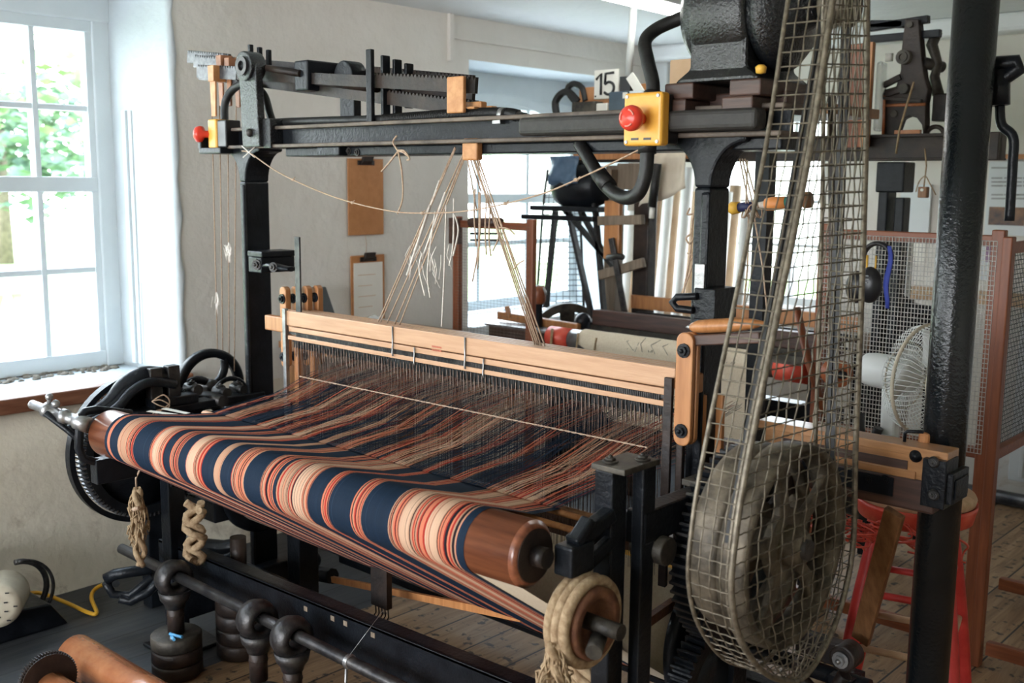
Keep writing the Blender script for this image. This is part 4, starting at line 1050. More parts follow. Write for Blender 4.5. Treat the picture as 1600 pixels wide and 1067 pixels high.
# ================================================================== MOTOR on top of the beam
MC = P(1165, 45, y=2.02); MZ = MC.z
mo = part(MB().lathe((P(1093, 50, y=2.02).x, 2.02, MZ + .03), (1, 0, 0), [(0, 0), (.05, 0), (.10, .012), (.122, .035), (.128, .05), (.128, .055), (.122, .06), (.122, .20), (.128, .205), (.128, .22), (.10, .25), (.05, .262), (.035, .30), (0, .30)], 40), 'motor', 'iron_rough')
mx0 = P(1093, 50, y=2.02).x; q = MB()
zb_ = P(1140, 128, y=1.93).z
cz_ = MZ + .03; q.lathe((mx0, 2.02, cz_), (1, 0, 0), [(.125, .05), (.136, .056), (.136, .185), (.125, .19)], 48); q.prism([(mx0 + .05, 1.905, cz_ - .05), (mx0 + .05, 1.905, zb_ + .03), (mx0 + .015, 1.895, zb_), (mx0 + .235, 1.895, zb_), (mx0 + .19, 1.905, zb_ + .03), (mx0 + .19, 1.905, cz_ - .05)], (0, .22, 0))
q.build('casing', 'motor_paint', mo, bevel=.008)
q = MB()
for dx in (0, .165):
    q.box((mx0 + dx - .0, 1.885, zb_ - .035), (mx0 + dx + .075, 2.12, zb_)); q.box((mx0 + dx - .015, 1.88, zb_ - .065), (mx0 + dx + .06, 2.12, zb_ - .035))
q.box((mx0 - .02, 1.98, 1.748), (mx0 + .25, 2.12, zb_ - .05)); q.build('mount', 'wood_dark', mo, bevel=.004)
q = MB(); q.lathe(P(1189, 108, y=1.90), (0, 0, 1), [(0, -.01), (.010, -.008), (.012, .004), (.006, .009), (0, .009)], 14); q.build('grease_cap', 'yellow_paint', mo)
q = MB(); c = P(1090, 98, y=1.93); q.cyl(c, c + Vector((.05, 0, .01)), .011); q.sphere(c, .014); q.build('terminal', 'black_plastic', mo)
q = MB(); c = V(P(1325, 38, y=2.02).x - .02, 2.02, MZ + .03); q.lathe(c, (1, 0, 0), [(.045, -.03), (.048, -.025), (.045, 0), (.048, .025), (.045, .03), (0, .03)], 28); q.cyl(c - Vector((.16, 0, 0)), c, .015); q.build('motor_pulley', 'pulley', mo)
# drive belts
MPC = c
mb = MB()
for dx in (-.012, .0):
    x = MPC.x + dx
    for s_, rr in ((-1, .046), (1, .046)):
        a = Vector((x, MPC.y + s_ * rr, MPC.z)); b2 = Vector((PC.x + dx, PC.y + s_ * .20, PC.z + .05)); mb.bar(a, b2, .009, .006, (0, 1, 0))
part(mb, 'drive_belt', 'black_rubber')

# ================================================================== WIRE MESH GUARD
G = thing('belt_guard', 'tall tapering guard of crimped wire mesh over the belt pulleys', 'guard', (2.8, 1.9, 0))
XO, XI = 2.925, 2.835
def ge(px, py, x=XO): return P(px, py, x=x)
near = [ge(1312, -60), ge(1301, 0), ge(1268, 220), ge(1219, 470), ge(1166, 733), ge(1148, 850), ge(1143, 930), ge(1158, 1000), ge(1196, 1052), ge(1240, 1066)]
far = [ge(1357, -60), ge(1355, 0), ge(1353, 220), ge(1346, 470), ge(1337, 700), ge(1333, 850), ge(1316, 940), ge(1292, 1005), ge(1262, 1052), ge(1240, 1066)]
def resample(pts, n):
    pts = bez(pts, 8); d = [0]
    for a, b2 in zip(pts, pts[1:]): d.append(d[-1] + (b2 - a).length)
    out = []; j = 0
    for i in range(n):
        t = d[-1] * i / (n - 1)
        while j < len(d) - 2 and d[j + 1] < t: j += 1
        f = (t - d[j]) / max(1e-9, d[j + 1] - d[j]); out.append(pts[j] + (pts[j + 1] - pts[j]) * f)
    return out
NV = 58
nr = resample(near, NV); fr2 = resample(far, NV)
def crimp(a, b2, amp, wl, ph, nrm, seg=None):
    ln = (b2 - a).length; n = max(2, int(ln / (wl / 4))); return [a + (b2 - a) * (i / n) + nrm * (amp * math.sin(PI * 2 * (ln * i / n) / wl + ph)) for i in range(n + 1)]
EX = Vector((1, 0, 0))
def mesh_panel(A, B, name, nrm, ncols, m):
    """wires between two edge curves A and B (rows) plus ncols wires running along them"""
    mb = MB()
    for i, (a, b2) in enumerate(zip(A, B)):
        if (b2 - a).length < .01: continue
        n_ = max(3, int((b2 - a).length / .006)); pts = [a + (b2 - a) * (j / n_) + nrm * (.0014 * math.sin(j * 1.6 + (PI if i % 2 else 0))) for j in range(n_ + 1)]
        mb.tube(pts, .0015, 4, caps=False)
    for c_ in range(1, ncols):
        t = c_ / ncols; pts = []
        for i, (a, b2) in enumerate(zip(A, B)):
            p = a + (b2 - a) * t; pts.append(p + nrm * (.0016 if (i + c_) % 2 else -.0016))
            if i < len(A) - 1: pts.append((p + A[i + 1] + (B[i + 1] - A[i + 1]) * t) / 2)
        mb.tube(pts, .0016, 4, caps=False)
    return mb.build(name, m, G)
mesh_panel(nr, fr2, 'mesh_face', EX, 11, 'wire')
nrI = [p - EX * (XO - XI) for p in nr]; frI = [p - EX * (XO - XI) for p in fr2]
mesh_panel(nrI, nr, 'mesh_edge', Vector((0, -1, 0)), 4, 'wire')
mesh_panel(fr2, frI, 'mesh_edge', Vector((0, 1, 0)), 4, 'wire')
mb = MB(); mb.tube(nr + fr2[::-1][1:], .006, 6); mb.build('frame_rod', 'wire', G)
mb = MB(); mb.tube([p + Vector((-.012, .006, 0)) for p in nr[:52]], .004, 6); mb.tube(nrI, .0045, 6); mb.tube(frI, .0045, 6); mb.build('frame_rod', 'wire', G)
mb = MB(); mb.bar(P(1300, 150, y=2.32), P(1302, 770, y=2.32), .012, .018, (0, 1, 0)); part(mb, 'leather_band', 'iron_brown')
c = P(1309, 583, y=2.31); rl_ = thing('spool', 'small red wooden spool hanging against the far edge of the mesh guard', 'spool', c - Vector((0, 0, .035)))
q = MB(); q.lathe(c, (.8, -.6, 0), [(0, -.03), (.030, -.03), (.034, -.022), (.020, -.012), (.020, .004), (.034, .012), (.030, .022), (.012, .023), (.012, .015), (0, .015)], 28); q.build('reel', 'wood_red', rl_)
q = MB(); q.cyl(c - Vector((.03, 0, 0)), c + Vector((.026, -.018, 0)), .009, n=12); q.build('axle', 'iron', rl_)
# ================================================================== COLUMN
cc = P(1487, 533, d=2.38)
mb = MB(); mb.cyl((cc.x, cc.y, 0), (cc.x, cc.y, CEIL), .047, n=48)
o = mb.build('iron_column', 'column_paint'); o['kind'] = 'structure'
# ================================================================== SECOND LOOM
L2 = thing('power_loom', 'second power loom behind the striped one, with cream cloth on its roller', 'loom', (1.4, 3.8, 0))
def part2(mb, name, m, parent=None, **k): return mb.build(name, m, parent or L2, **k)
Y2 = 4.05
mb = MB(); a = P(1385, 400, y=Y2).x
mb.box((a - .05, Y2, 0), (a - .01, Y2 + .09, 1.62)); mb.box((a + .01, Y2 + .02, 0), (a + .05, Y2 + .09, 1.5)); mb.box((a - .06, Y2 - .01, 1.52), (a + .055, Y2 + .1, 1.64)); part2(mb, 'upright', 'iron', bevel=.006)
for px, m_, w_ in ((952, 'wood_grey', .06), (1000, 'iron_brown', .075)):
    c = P(px, 400, y=Y2); mb = MB(); mb.box((c.x - w_ * .6, Y2, .0), (c.x + w_ * .6, Y2 + .07, 1.63)); part2(mb, 'upright', m_, bevel=.006)
e_ = P(1562, 238, y=Y2); b0 = P(1190, 240, y=Y2)
mb = MB(); mb.box((.45, Y2 - .02, 1.645), (e_.x, Y2 + .08, 1.655)); mb.box((.45, Y2 + .0, 1.645), (e_.x, Y2 + .015, 1.745)); mb.box((.45, Y2 - .02, 1.735), (e_.x, Y2 + .08, 1.748)); mb.box((e_.x - .07, Y2 - .02, 1.65), (e_.x, Y2 + .07, 1.74)); part2(mb, 'top_beam', 'iron_brown', bevel=.003)
mb = MB(); c0 = P(895, 243, y=3.9); c1 = P(1110, 243, y=3.9); mb.box((c0.x, 3.9, c0.z - .02), (c1.x + .1, 3.93, c0.z + .015)); part2(mb, 'wooden_rail', 'wood_orange', bevel=.003)
mb = MB(); c0 = P(938, 262, y=3.98); c1 = P(1040, 290, y=3.98); mb.box((c0.x + .1, 3.98, c1.z - .02), (c1.x, 4.03, c0.z + .02)); mb.bar(P(960, 300, y=3.98), P(960, 265, y=3.98), .1, .04); part2(mb, 'bracket', 'wood_grey', bevel=.004)
# cloth roller with red taped ends, cream cloth falling from it
ra = P(862, 531, y=3.45); rb = P(1262, 574, y=3.45); zr = (ra.z + rb.z) / 2
mb = MB(); mb.tube([(ra.x, 3.45, zr), (rb.x, 3.45, zr + .005)], .045, 24); rl = part2(mb, 'cloth_roller', 'steel')
for x0_, x1_ in ((ra.x - .004, ra.x + .12), (rb.x - .12, rb.x + .004)):
    mb = MB(); mb.cyl((x0_, 3.45, zr), (x1_, 3.45, zr), .047, n=24); mb.build('red_tape', 'tape_red', rl)
mb = MB(); xa = P(913, 540, y=3.45).x; xb = P(1205, 570, y=3.45).x; rows = []
for i in range(10): an = math.radians(70 + 15 * i); rows.append((3.45 + math.cos(an) * .052, zr + math.sin(an) * .052))
rows += [(3.40, zr - .10), (3.41, zr - .2), (3.45, zr - .33)]
vs = []; nx = 24
for r_i, (y, z) in enumerate(rows):
    for i in range(nx + 1):
        t = i / nx; sk = max(0, r_i - 8) * .035
        vs.append((xa + sk + (xb - xa - sk) * t, y + .003 * math.sin(i * 1.3 + r_i), z))
mb.add(vs, [(r_i * (nx + 1) + i, r_i * (nx + 1) + i + 1, (r_i + 1) * (nx + 1) + i + 1, (r_i + 1) * (nx + 1) + i) for r_i in range(len(rows) - 1) for i in range(nx)], True)
cl2 = part2(mb, 'cloth', 'cream_cloth')
q = MB()
for k in range(22):
    x = xb - .65 + R.random() * .6; y0 = 3.45 - .02 * R.random(); q.tube([(x, y0, zr + .05), (x + R.gauss(0, .015), y0 - .035, zr + .03), (x + R.gauss(0, .02), y0 - .05, zr + .0 - .05 * R.random() * (k % 7 == 0))], .0012, 4)
q.build('yarn_ends', 'ink', cl2, kind='stuff')
q = MB(); q.tube(bez([(ra.x + .19, 3.40, zr + .04), (ra.x + .20, 3.38, zr - .05), (ra.x + .24, 3.38, zr - .12), (ra.x + .28, 3.38, zr - .08), (ra.x + .29, 3.40, zr + .03)], 6), .004, 6); q.tube([(ra.x + .045, 3.40, zr + .045), (ra.x + .045, 3.39, zr - .05), (ra.x + .05, 3.39, zr - .16)], .006, 6); q.build('strand', 'rope', cl2)
# lay, reed and the wooden shuttle box on the left
la = P(925, 492, y=3.75); lb = P(1275, 525, y=3.75)
mb = MB(); mb.box((la.x, 3.75, la.z - .045), (lb.x + .1, 3.80, la.z + .025)); part2(mb, 'lay_board', 'wood_dark', bevel=.004)
mb = MB(); mb.box((la.x, 3.74, la.z - .115), (lb.x + .1, 3.76, la.z - .045)); part2(mb, 'reed', 'iron_dusty')
mb = MB(); mb.box((la.x, 3.60, la.z - .13), (lb.x + .1, 3.72, la.z - .115)); part2(mb, 'race_plate', 'steel')
ba = P(985, 470, y=4.02); bb = P(1275, 500, y=4.02)
mb = MB(); mb.box((ba.x, 4.02, ba.z - .035), (bb.x + .2, 4.04, ba.z + .03)); o = part2(mb, 'heald_frame', 'wood_orange', bevel=.003)
mb = MB(); mb.box((ba.x + .05, 4.0, ba.z - .075), (bb.x + .2, 4.02, ba.z - .045)); mb.box((ba.x + .05, 3.94, ba.z - .11), (bb.x + .2, 3.95, ba.z - .09)); part2(mb, 'heald_rod', 'wire_dark')
mb = MB()
for k in range(14): x = ba.x + .08 + (bb.x - ba.x) * k / 14 + R.random() * .04; mb.sphere((x, 3.97, ba.z - .10 + R.random() * .02), .02, 8, 5)
part2(mb, 'bobbin_row', 'sign_white', kind='stuff')
sa = P(768, 500, y=3.62); sb_ = P(905, 520, y=3.62)
mb = MB(); mb.box((sa.x - .02, 3.62, sa.z - .105), (sb_.x - .08, 3.66, sa.z - .022)); part2(mb, 'shuttle_box', 'wood_dark', bevel=.004)
mb = MB(); mb.box((sa.x - .01, 3.58, sa.z - .022), (sb_.x, 3.76, sa.z - .012)); part2(mb, 'box_plate', 'steel')
mb = MB(); a = P(779, 492, y=3.70); b2 = P(905, 513, y=3.70); mb.bar(a, b2, .03, .042); mb.bar(P(796, 496, y=3.68), P(792, 478, y=3.68), .025, .02); part2(mb, 'box_front', 'wood_orange', bevel=.006)
for px in (798, 828): c = P(px, 540, y=3.66); mb = MB(); mb.box((c.x - .016, 3.65, c.z - .3), (c.x + .016, 3.68, c.z + .05)); part2(mb, 'box_leg', 'wood_orange', bevel=.003)
# picker strap knob
c = P(842, 462, y=3.66); mb = MB(); mb.lathe(c - Vector((0, 0, .03)), (0, 0, 1), [(0, -.01), (.025, -.008), (.034, .01), (.034, .055), (.026, .075), (0, .078)], 20); k_ = part2(mb, 'picker', 'wood_red')
q = MB(); q.bar(c - Vector((0, 0, .30)), c - Vector((0, 0, .03)), .02, .03); q.build('stem', 'iron', k_); q = MB(); q.tube(arc(c, (0, 1, 0), .046, .2, 2.8, 10), .006, 6); q.build('collar', 'steel', k_)
# belt wheel, box head, guard legs and motor on its left
c = P(886, 535, y=3.95); mb = MB(); r_ = .20; mb.ring(c, (.75, -.66, 0), r_ - .04, r_, .06, 48); wh = part2(mb, 'belt_wheel', 'iron_dusty')
for k in range(5):
    an = 2 * PI * k / 5 + .3; d_, s_, t_ = ortho((.75, -.66, 0)); q = MB(); e = (s_ * math.cos(an) + t_ * math.sin(an)); q.bar(c, c + e * (r_ - .03), .05, .02, (.75, -.66, 0), .08, .02); q.build('spoke', 'iron_dusty', wh)
mb = MB(); c = P(921, 510, y=3.8); mb.box((c.x - .05, 3.74, c.z - .12), (c.x + .05, 3.86, c.z + .03)); mb.sphere(c + Vector((0, -.05, .03)), .04); part2(mb, 'box_head', 'iron', bevel=.005)
mb = MB(); c = P(900, 290, y=4.0); mb.lathe((c.x - .12, 4.0, c.z), (1, 0, 0), [(0, 0), (.06, 0), (.10, .04), (.11, .08), (.11, .22), (.09, .28), (.05, .30), (0, .30)], 28); mb.box((c.x - .22, 3.9, c.z - .125), (c.x + .22, 4.1, c.z - .10)); mb.box((c.x - .26, 3.88, c.z - .17), (c.x + .20, 3.92, c.z - .145)); part2(mb, 'motor', 'iron', bevel=.004)
mb = MB()
for p, q_ in (((868, 330), (853, 480)), ((888, 330), (926, 500)), ((880, 325), (962, 420)), ((905, 325), (945, 400)), ((928, 300), (944, 490)), ((905, 245), (912, 330))): mb.bar(P(*p, y=3.97), P(*q_, y=3.97), .018, .03, (0, 1, 0))
part2(mb, 'motor_stand', 'wire_dark')
mb = MB(); c = P(955, 357, y=3.92); d0 = P(955, 405, y=3.92); mb.box((c.x - .045, 3.92, d0.z), (c.x + .045, 3.95, c.z + .13)); part2(mb, 'wooden_bracket', 'wood_orange', bevel=.004)
for (p, q_) in (((938, 430), (1006, 410)), ((936, 345), (1005, 343))): mb = MB(); mb.bar(P(*p, y=3.93), P(*q_, y=3.93), .03, .045); part2(mb, 'cross_arm', 'wood_grey', bevel=.004)
mb = MB(); mb.bar(P(955, 372, y=3.90), P(976, 488, y=3.90), .03, .012, (0, 1, 0)); mb.tube([P(950, 402, y=3.9), P(965, 400, y=3.88), P(974, 402, y=3.88)], .015, 8); part2(mb, 'slotted_strap', 'steel_dark', bevel=.002)
# mesh belt guard of the second loom
g_ = thing('belt_guard', 'dark wire mesh belt guard under the motor of the second loom', 'guard', P(880, 520, y=4.12) * 1.0)
q = MB(); A_ = [P(852 - 0.12 * k, 270 + 20 * k, y=4.12) for k in range(12)]; B_ = [P(905 + 1.5 * k, 270 + 20 * k, y=4.12) for k in range(12)]
A2 = resample([P(856, 265, y=4.12), P(848, 330, y=4.12), P(838, 480, y=4.12)], 26); B2 = resample([P(900, 265, y=4.12), P(906, 330, y=4.12), P(912, 480, y=4.12)], 26)
for a, b2 in zip(A2, B2): q.tube([a, b2], .0022, 4)
for c_ in range(8):
    q.tube([a + (b2 - a) * (c_ / 7) for a, b2 in zip(A2, B2)], .0022 if c_ % 7 else .006, 4)
q.build('mesh', 'wire_dark', g_)
for a, b2 in ((A2, 0), (B2, 0)): MB().tube(a, .007, 6).build('frame_rod', 'wire_dark', g_)
# legs and cross members of the second loom
mb = MB(); mb.box((.75, 3.5, 0), (.83, 3.58, .76)); mb.box((.75, 3.5, .3), (.83, 4.1, .4)); part2(mb, 'side_frame', 'iron', bevel=.005)
mb = MB(); mb.box((2.06, 3.45, 0), (2.13, 3.54, .92)); mb.box((2.06, 3.45, .3), (2.13, 4.1, .42)); part2(mb, 'side_frame', 'iron', bevel=.005)
mb = MB(); mb.box((.8, 3.46, .45), (2.1, 3.5, .58)); mb.box((.8, 3.62, .62), (2.1, 3.70, .70)); part2(mb, 'front_rail', 'iron', bevel=.005)
mb = MB(); mb.tube([P(1245, 480, y=3.3), P(1262, 560, y=3.3), P(1290, 650, y=3.28)], [.018, .021, .018], 10, flat=.6); part2(mb, 'picking_stick', 'wood_red')
# dobby head standing on the beam's right end
D = thing('dobby_head', 'rusty brown dobby mechanism standing on the beam of the second loom', 'machine', P(1420, 213, y=4.1))
def dpt(px, py, y=4.08): return P(px, py, y=y)
def dpart(mb, n, m, **k): return mb.build(n, m, D, **k)
mb = MB(); pl = [dpt(*q) for q in ((1379, 212), (1380, 140), (1400, 135), (1407, 110), (1408, 80), (1414, 30), (1435, 30), (1440, 90), (1444, 120), (1450, 140), (1446, 160), (1446, 195), (1442, 212), (1440, 195), (1432, 184), (1420, 181), (1409, 186), (1404, 200), (1402, 212))]
mb.prism(pl, (0, .05, 0)); dpart(mb, 'cheek_plate', 'iron_brown', bevel=.004)
mb = MB(); c = dpt(1415, 90); mb.cyl(c - Vector((0, .03, 0)), c + Vector((0, .06, 0)), .028, n=24); mb.ring(c - Vector((0, .032, 0)), (0, 1, 0), .012, .02, .01, 20); c = dpt(1415, 139); mb.cyl(c - Vector((0, .03, 0)), c + Vector((0, .03, 0)), .02, n=18); c = dpt(1423, 39); mb.cyl(c - Vector((0, .015, 0)), c + Vector((0, .05, 0)), .012, n=16); c = dpt(1398, 178); mb.cyl(c - Vector((0, .012, 0)), c + Vector((0, .05, 0)), .014, n=16); dpart(mb, 'boss', 'iron_dusty')
for p, q_, m_ in (((1358, 44), (1452, 30), 'iron'), ((1358, 62), (1470, 52), 'iron'), ((1360, 38), (1412, 38), 'iron')): mb = MB(); mb.bar(dpt(*p, 4.12), dpt(*q_, 4.12), .03, .03); dpart(mb, 'jack_lever', m_, bevel=.003)
mb = MB(); mb.bar(dpt(1380, 134), dpt(1408, 120), .025, .022); mb.bar(dpt(1380, 150), dpt(1410, 140), .025, .02); mb.bar(dpt(1380, 153, 4.06), dpt(1440, 158, 4.06), .012, .014); dpart(mb, 'draw_hook', 'iron_brown', bevel=.002)
mb = MB(); mb.tube([dpt(1465, 50, 4.16), dpt(1456, 70, 4.16), dpt(1466, 100, 4.16), dpt(1460, 120, 4.16), dpt(1466, 148, 4.16)], [.03, .035, .025, .03, .035], 10, flat=.6); mb.cyl(dpt(1440, 97, 4.1), dpt(1472, 105, 4.2), .022); dpart(mb, 'rocker_arm', 'iron_dusty')
mb = MB(); mb.box((dpt(1446, 180).x, 4.14, dpt(1446, 188).z), (dpt(1492, 180).x, 4.22, dpt(1446, 145).z)); dpart(mb, 'box_casing', 'iron_brown', bevel=.004)
mb = MB(); pl = arc(dpt(1461, 212, 4.12), (0, 1, 0), .035, 0, 2 * PI, 20); mb.tube(pl[:-1], .01, 6, closed=True); dpart(mb, 'ring', 'iron_brown')
mb = MB(); mb.tube([dpt(1379, 165), dpt(1446, 163)], .007, 6); mb.tube([dpt(1382, 150, 4.06), dpt(1380, 210, 4.06)], .006, 6); mb.box((dpt(1402, 210).x, 4.05, dpt(1402, 210).z), (dpt(1442, 203).x, 4.07, dpt(1442, 203).z)); dpart(mb, 'pale_rail', 'copper_roll')
o = MB().tube([dpt(1428, 128, 4.0), dpt(1418, 160, 4.0), dpt(1405, 205, 3.98), dpt(1400, 240, 3.98)], .004, 6).build('cord', 'rope'); tag(o, 'brown cord hanging down the front of the dobby mechanism', 'cord')
mb = MB(); a = dpt(1343, 68, 4.0); b2 = dpt(1356, 230, 4.0); mb.box((dpt(1322, 70, 4.0).x, 4.0, b2.z), (b2.x - .0, 4.02, a.z)); wb_ = mb.build('warning_board', 'wood_red', None, bevel=.003); tag(wb_, 'dark orange wooden board standing beside the dobby, behind the wire mesh', 'board')
mb = MB(); mb.box((dpt(1352, 70, 3.98).x, 3.98, b2.z), (dpt(1364, 70, 3.98).x, 4.0, a.z)); o = mb.build('batten', 'wood_orange', wb_, bevel=.002)
mb = MB(); c0 = dpt(1362, 205, 4.04); c1 = dpt(1379, 95, 4.04); mb.box((c0.x, 4.04, c0.z), (c1.x, 4.10, c1.z)); o = mb.build('plastic_bottle', 'polythene', None, bevel=.012); tag(o, 'clear plastic container standing between the board and the dobby', 'container')
q = MB(); q.cyl((c0.x + .04, 4.07, c1.z), (c0.x + .04, 4.07, c1.z + .03), .016); q.build('cap', 'sign_white', o)
# hanging wooden block
t = thing('hanging_block', 'small pierced wooden block on a string below the second loom beam', 'block', P(1443, 303, y=4.0))
c = P(1443, 300, y=4.0); q = MB(); q.box((c.x - .018, 3.985, c.z - .022), (c.x + .018, 4.015, c.z + .02)); q.build('block', 'wood_brown', t, bevel=.004)
q = MB(); q.tube([c + Vector((0, 0, .02)), c + Vector((.004, 0, .10)), P(1445, 232, y=4.0)], .003, 5); q.tube(bez([c + Vector((-.03, 0, .0)), c + Vector((-.02, 0, .04)), c + Vector((.002, 0, .06)), c + Vector((.02, 0, .035)), c + Vector((.048, 0, -.01))], 5), .0025, 5); q.build('string', 'rope', t)
q = MB(); q.cyl((c.x, 3.98, c.z + .008), (c.x, 3.984, c.z + .008), .006, n=10); q.build('hole', 'sign_white', t)

# ================================================================== WOOD FRAMED MESH SCREENS
def screen(name, label, pts, z0, z1, zf, cols, rows, wiremat, rail_bot=True, wr=.0013, pw=.04):
    """pts: post positions (x, y) along the screen"""
    p0 = Vector((*pts[0], 0)); p1 = Vector((*pts[-1], 0)); t = thing(name, label, 'screen', (p0.x, p0.y, zf)); d = (p1 - p0).normalized(); up = Vector((0, 0, 1))
    for p in pts:
        m_ = MB(); c = Vector((*p, 0)); n_ = d.cross(up)
        m_.bar(c + up * zf, c + up * (z1 + .035), pw, .03, n_); m_.build('post', 'wood_red', t, bevel=.004)
    m_ = MB(); m_.bar(p0 + up * z1, p1 + up * z1, .025, .035); m_.build('rail', 'wood_red_x', t, bevel=.003)
    if rail_bot: m_ = MB(); m_.bar(p0 + up * z0, p1 + up * z0, .025, .035); m_.build('rail', 'wood_red_x', t, bevel=.003)
    m_ = MB(); n_ = d.cross(up) * -.016
    if n_.y > 0: n_ = -n_
    for i in range(cols + 1): c = p0 + (p1 - p0) * (i / cols) + n_; m_.tube([c + up * z0, c + up * z1], wr, 4, caps=False)
    for i in range(rows + 1): z = z0 + (z1 - z0) * i / rows; m_.tube([p0 + n_ + up * z, p1 + n_ + up * z], wr, 4, caps=False)
    m_.build('mesh', wiremat, t); return t
YS = 3.32
sl = P(1288, 420, y=YS); sr = P(1558, 420, y=YS)
zt_ = P(1450, 372, y=YS).z; zbt = P(1500, 702, y=YS).z
sc1 = screen('mesh_screen', 'red wooden framed mesh screen behind the fan, left of the iron column', [(sl.x, YS), (sr.x, YS)], zbt, zt_, 0, 52, 44, 'wire_light')
m_ = MB(); m_.bar((2.1, YS, .07), (sr.x, YS, .07), .03, .045); m_.build('foot_rail', 'wood_red_x', sc1, bevel=.003)
sc2 = screen('mesh_screen', 'second mesh screen standing at a right angle to the one behind the fan', [(sr.x + .03, YS), (sr.x + .03, YS + .62)], zbt + .0, zt_ - .02, 0, 40, 44, 'wire_dark')
m_ = MB(); m_.bar((sr.x + .06, YS, .07), (sr.x + .9, YS + .0, .07), .03, .045); m_.bar((sr.x - .1, YS + .62, .07), (sr.x + .8, YS + .62, .07), .03, .045); m_.build('foot_rail', 'wood_red_x', sc2, bevel=.003)
y_ = 3.45; pl_ = P(715, 430, y=y_); pr_ = P(830, 430, y=y_)
sc3 = screen('mesh_screen', 'tall red wooden framed screen in front of the second window', [(pl_.x, y_), (pr_.x, y_)], P(720, 530, y=y_).z, P(770, 352, y=y_).z, 0, 22, 40, 'wire', rail_bot=False, wr=.0006)
m_ = MB(); a = P(735, 347, y=y_ - .02); b2 = P(783, 347, y=y_ - .02); m_.tube([a, b2], .022, 10); m_.box((P(708, 360, y=y_).x, y_ - .03, P(708, 380, y=y_).z), (P(722, 360, y=y_).x, y_, P(708, 340, y=y_).z)); m_.build('winding_head', 'wood_dark', sc3)
for py in (365, 375): m_ = MB(); m_.tube([P(735, py, y=y_ - .02), P(785, py, y=y_ - .02)], .006, 8); m_.build('rod', 'wire_dark', sc3)

# ================================================================== FAN ON THE RED STOOL
FC = P(1447, 592, y=2.66)
FA = Vector((.86, -.20, .0)).normalized()
t = thing('desk_fan', 'white desk fan with a wire cage standing on the red stool', 'fan', (FC.x - .05, FC.y, .72))
fr_ = .145
mb = MB(); d_, s_, t_ = ortho(FA)
def fp(a, r, o): return FC + d_ * o + (s_ * math.cos(a) + t_ * math.sin(a)) * r
for k in range(64):
    a = 2 * PI * k / 64
    mb.tube([fp(a, .035, -.06), fp(a, fr_ * .6, -.06), fp(a, fr_ * .95, -.035), fp(a, fr_, 0)], .0012, 4, caps=False)
    mb.tube([fp(a, .04, .06), fp(a + .12, fr_ * .6, .06), fp(a + .2, fr_ * .95, .035), fp(a + .2, fr_, 0)], .0012, 4, caps=False)
mb.build('cage', 'fan_white', t)
mb = MB(); mb.tube([fp(2 * PI * k / 48, fr_, 0) for k in range(48)], .005, 6, closed=True); mb.tube([fp(2 * PI * k / 48, fr_ * .62, .061) for k in range(48)], .0025, 5, closed=True); mb.tube([fp(2 * PI * k / 48, fr_ * .62, -.061) for k in range(48)], .0025, 5, closed=True); mb.build('cage_ring', 'beige_metal', t)
for k in range(3):
    a0 = 2 * PI * k / 3; mb = MB(); vs = []
    for i in range(6):
        for j in range(5):
            r_ = .03 + .10 * i / 5; a = a0 + (j - 2) * .26 * (.6 + .4 * i / 5); vs.append(fp(a, r_, (j - 2) * .010))
    mb.add(vs, [(i * 5 + j, i * 5 + j + 1, (i + 1) * 5 + j + 1, (i + 1) * 5 + j) for i in range(5) for j in range(4)], True); b_ = mb.build('blade', 'fan_white', t)
    s__ = b_.modifiers.new('Solid', 'SOLIDIFY'); s__.thickness = .003
mb = MB(); mb.lathe(FC - d_ * .06, -d_, [(0, -.03), (.04, -.02), (.048, 0), (.048, .10), (.044, .125), (.03, .14), (0, .145)], 32); mb.lathe(FC - d_ * .10, -d_, [(.0485, 0), (.0495, .003), (.0485, .006)], 32); mb.build('motor_housing', 'fan_white', t)
mb = MB(); mb.bar(FC - d_ * .105 + Vector((0, 0, -.03)), FC - d_ * .10 + Vector((0, 0, -.20)), .045, .035, (0, 1, 0)); mb.cyl(FC - d_ * .09 + Vector((0, -.028, -.095)), FC - d_ * .09 + Vector((0, .02, -.095)), .02, n=20); mb.build('neck', 'fan_white', t, bevel=.008)
mb = MB(); mb.lathe((FC.x - .10, FC.y, .725), (0, 0, 1), [(0, 0), (.10, 0), (.10, .012), (.07, .03), (.03, .045), (.025, FC.z - .725 - .17), (0, FC.z - .725 - .17)], 32); mb.build('base', 'fan_white', t)
mb = MB(); c = FC - d_ * .17; mb.tube(bez([c + Vector((-.01, -.04, -.12)), c + Vector((.0, -.05, -.17)), c + Vector((.03, -.05, -.20)), c + Vector((.05, -.05, -.15))], 5), .014, 8); mb.build('clip_grip', 'black_plastic', t)
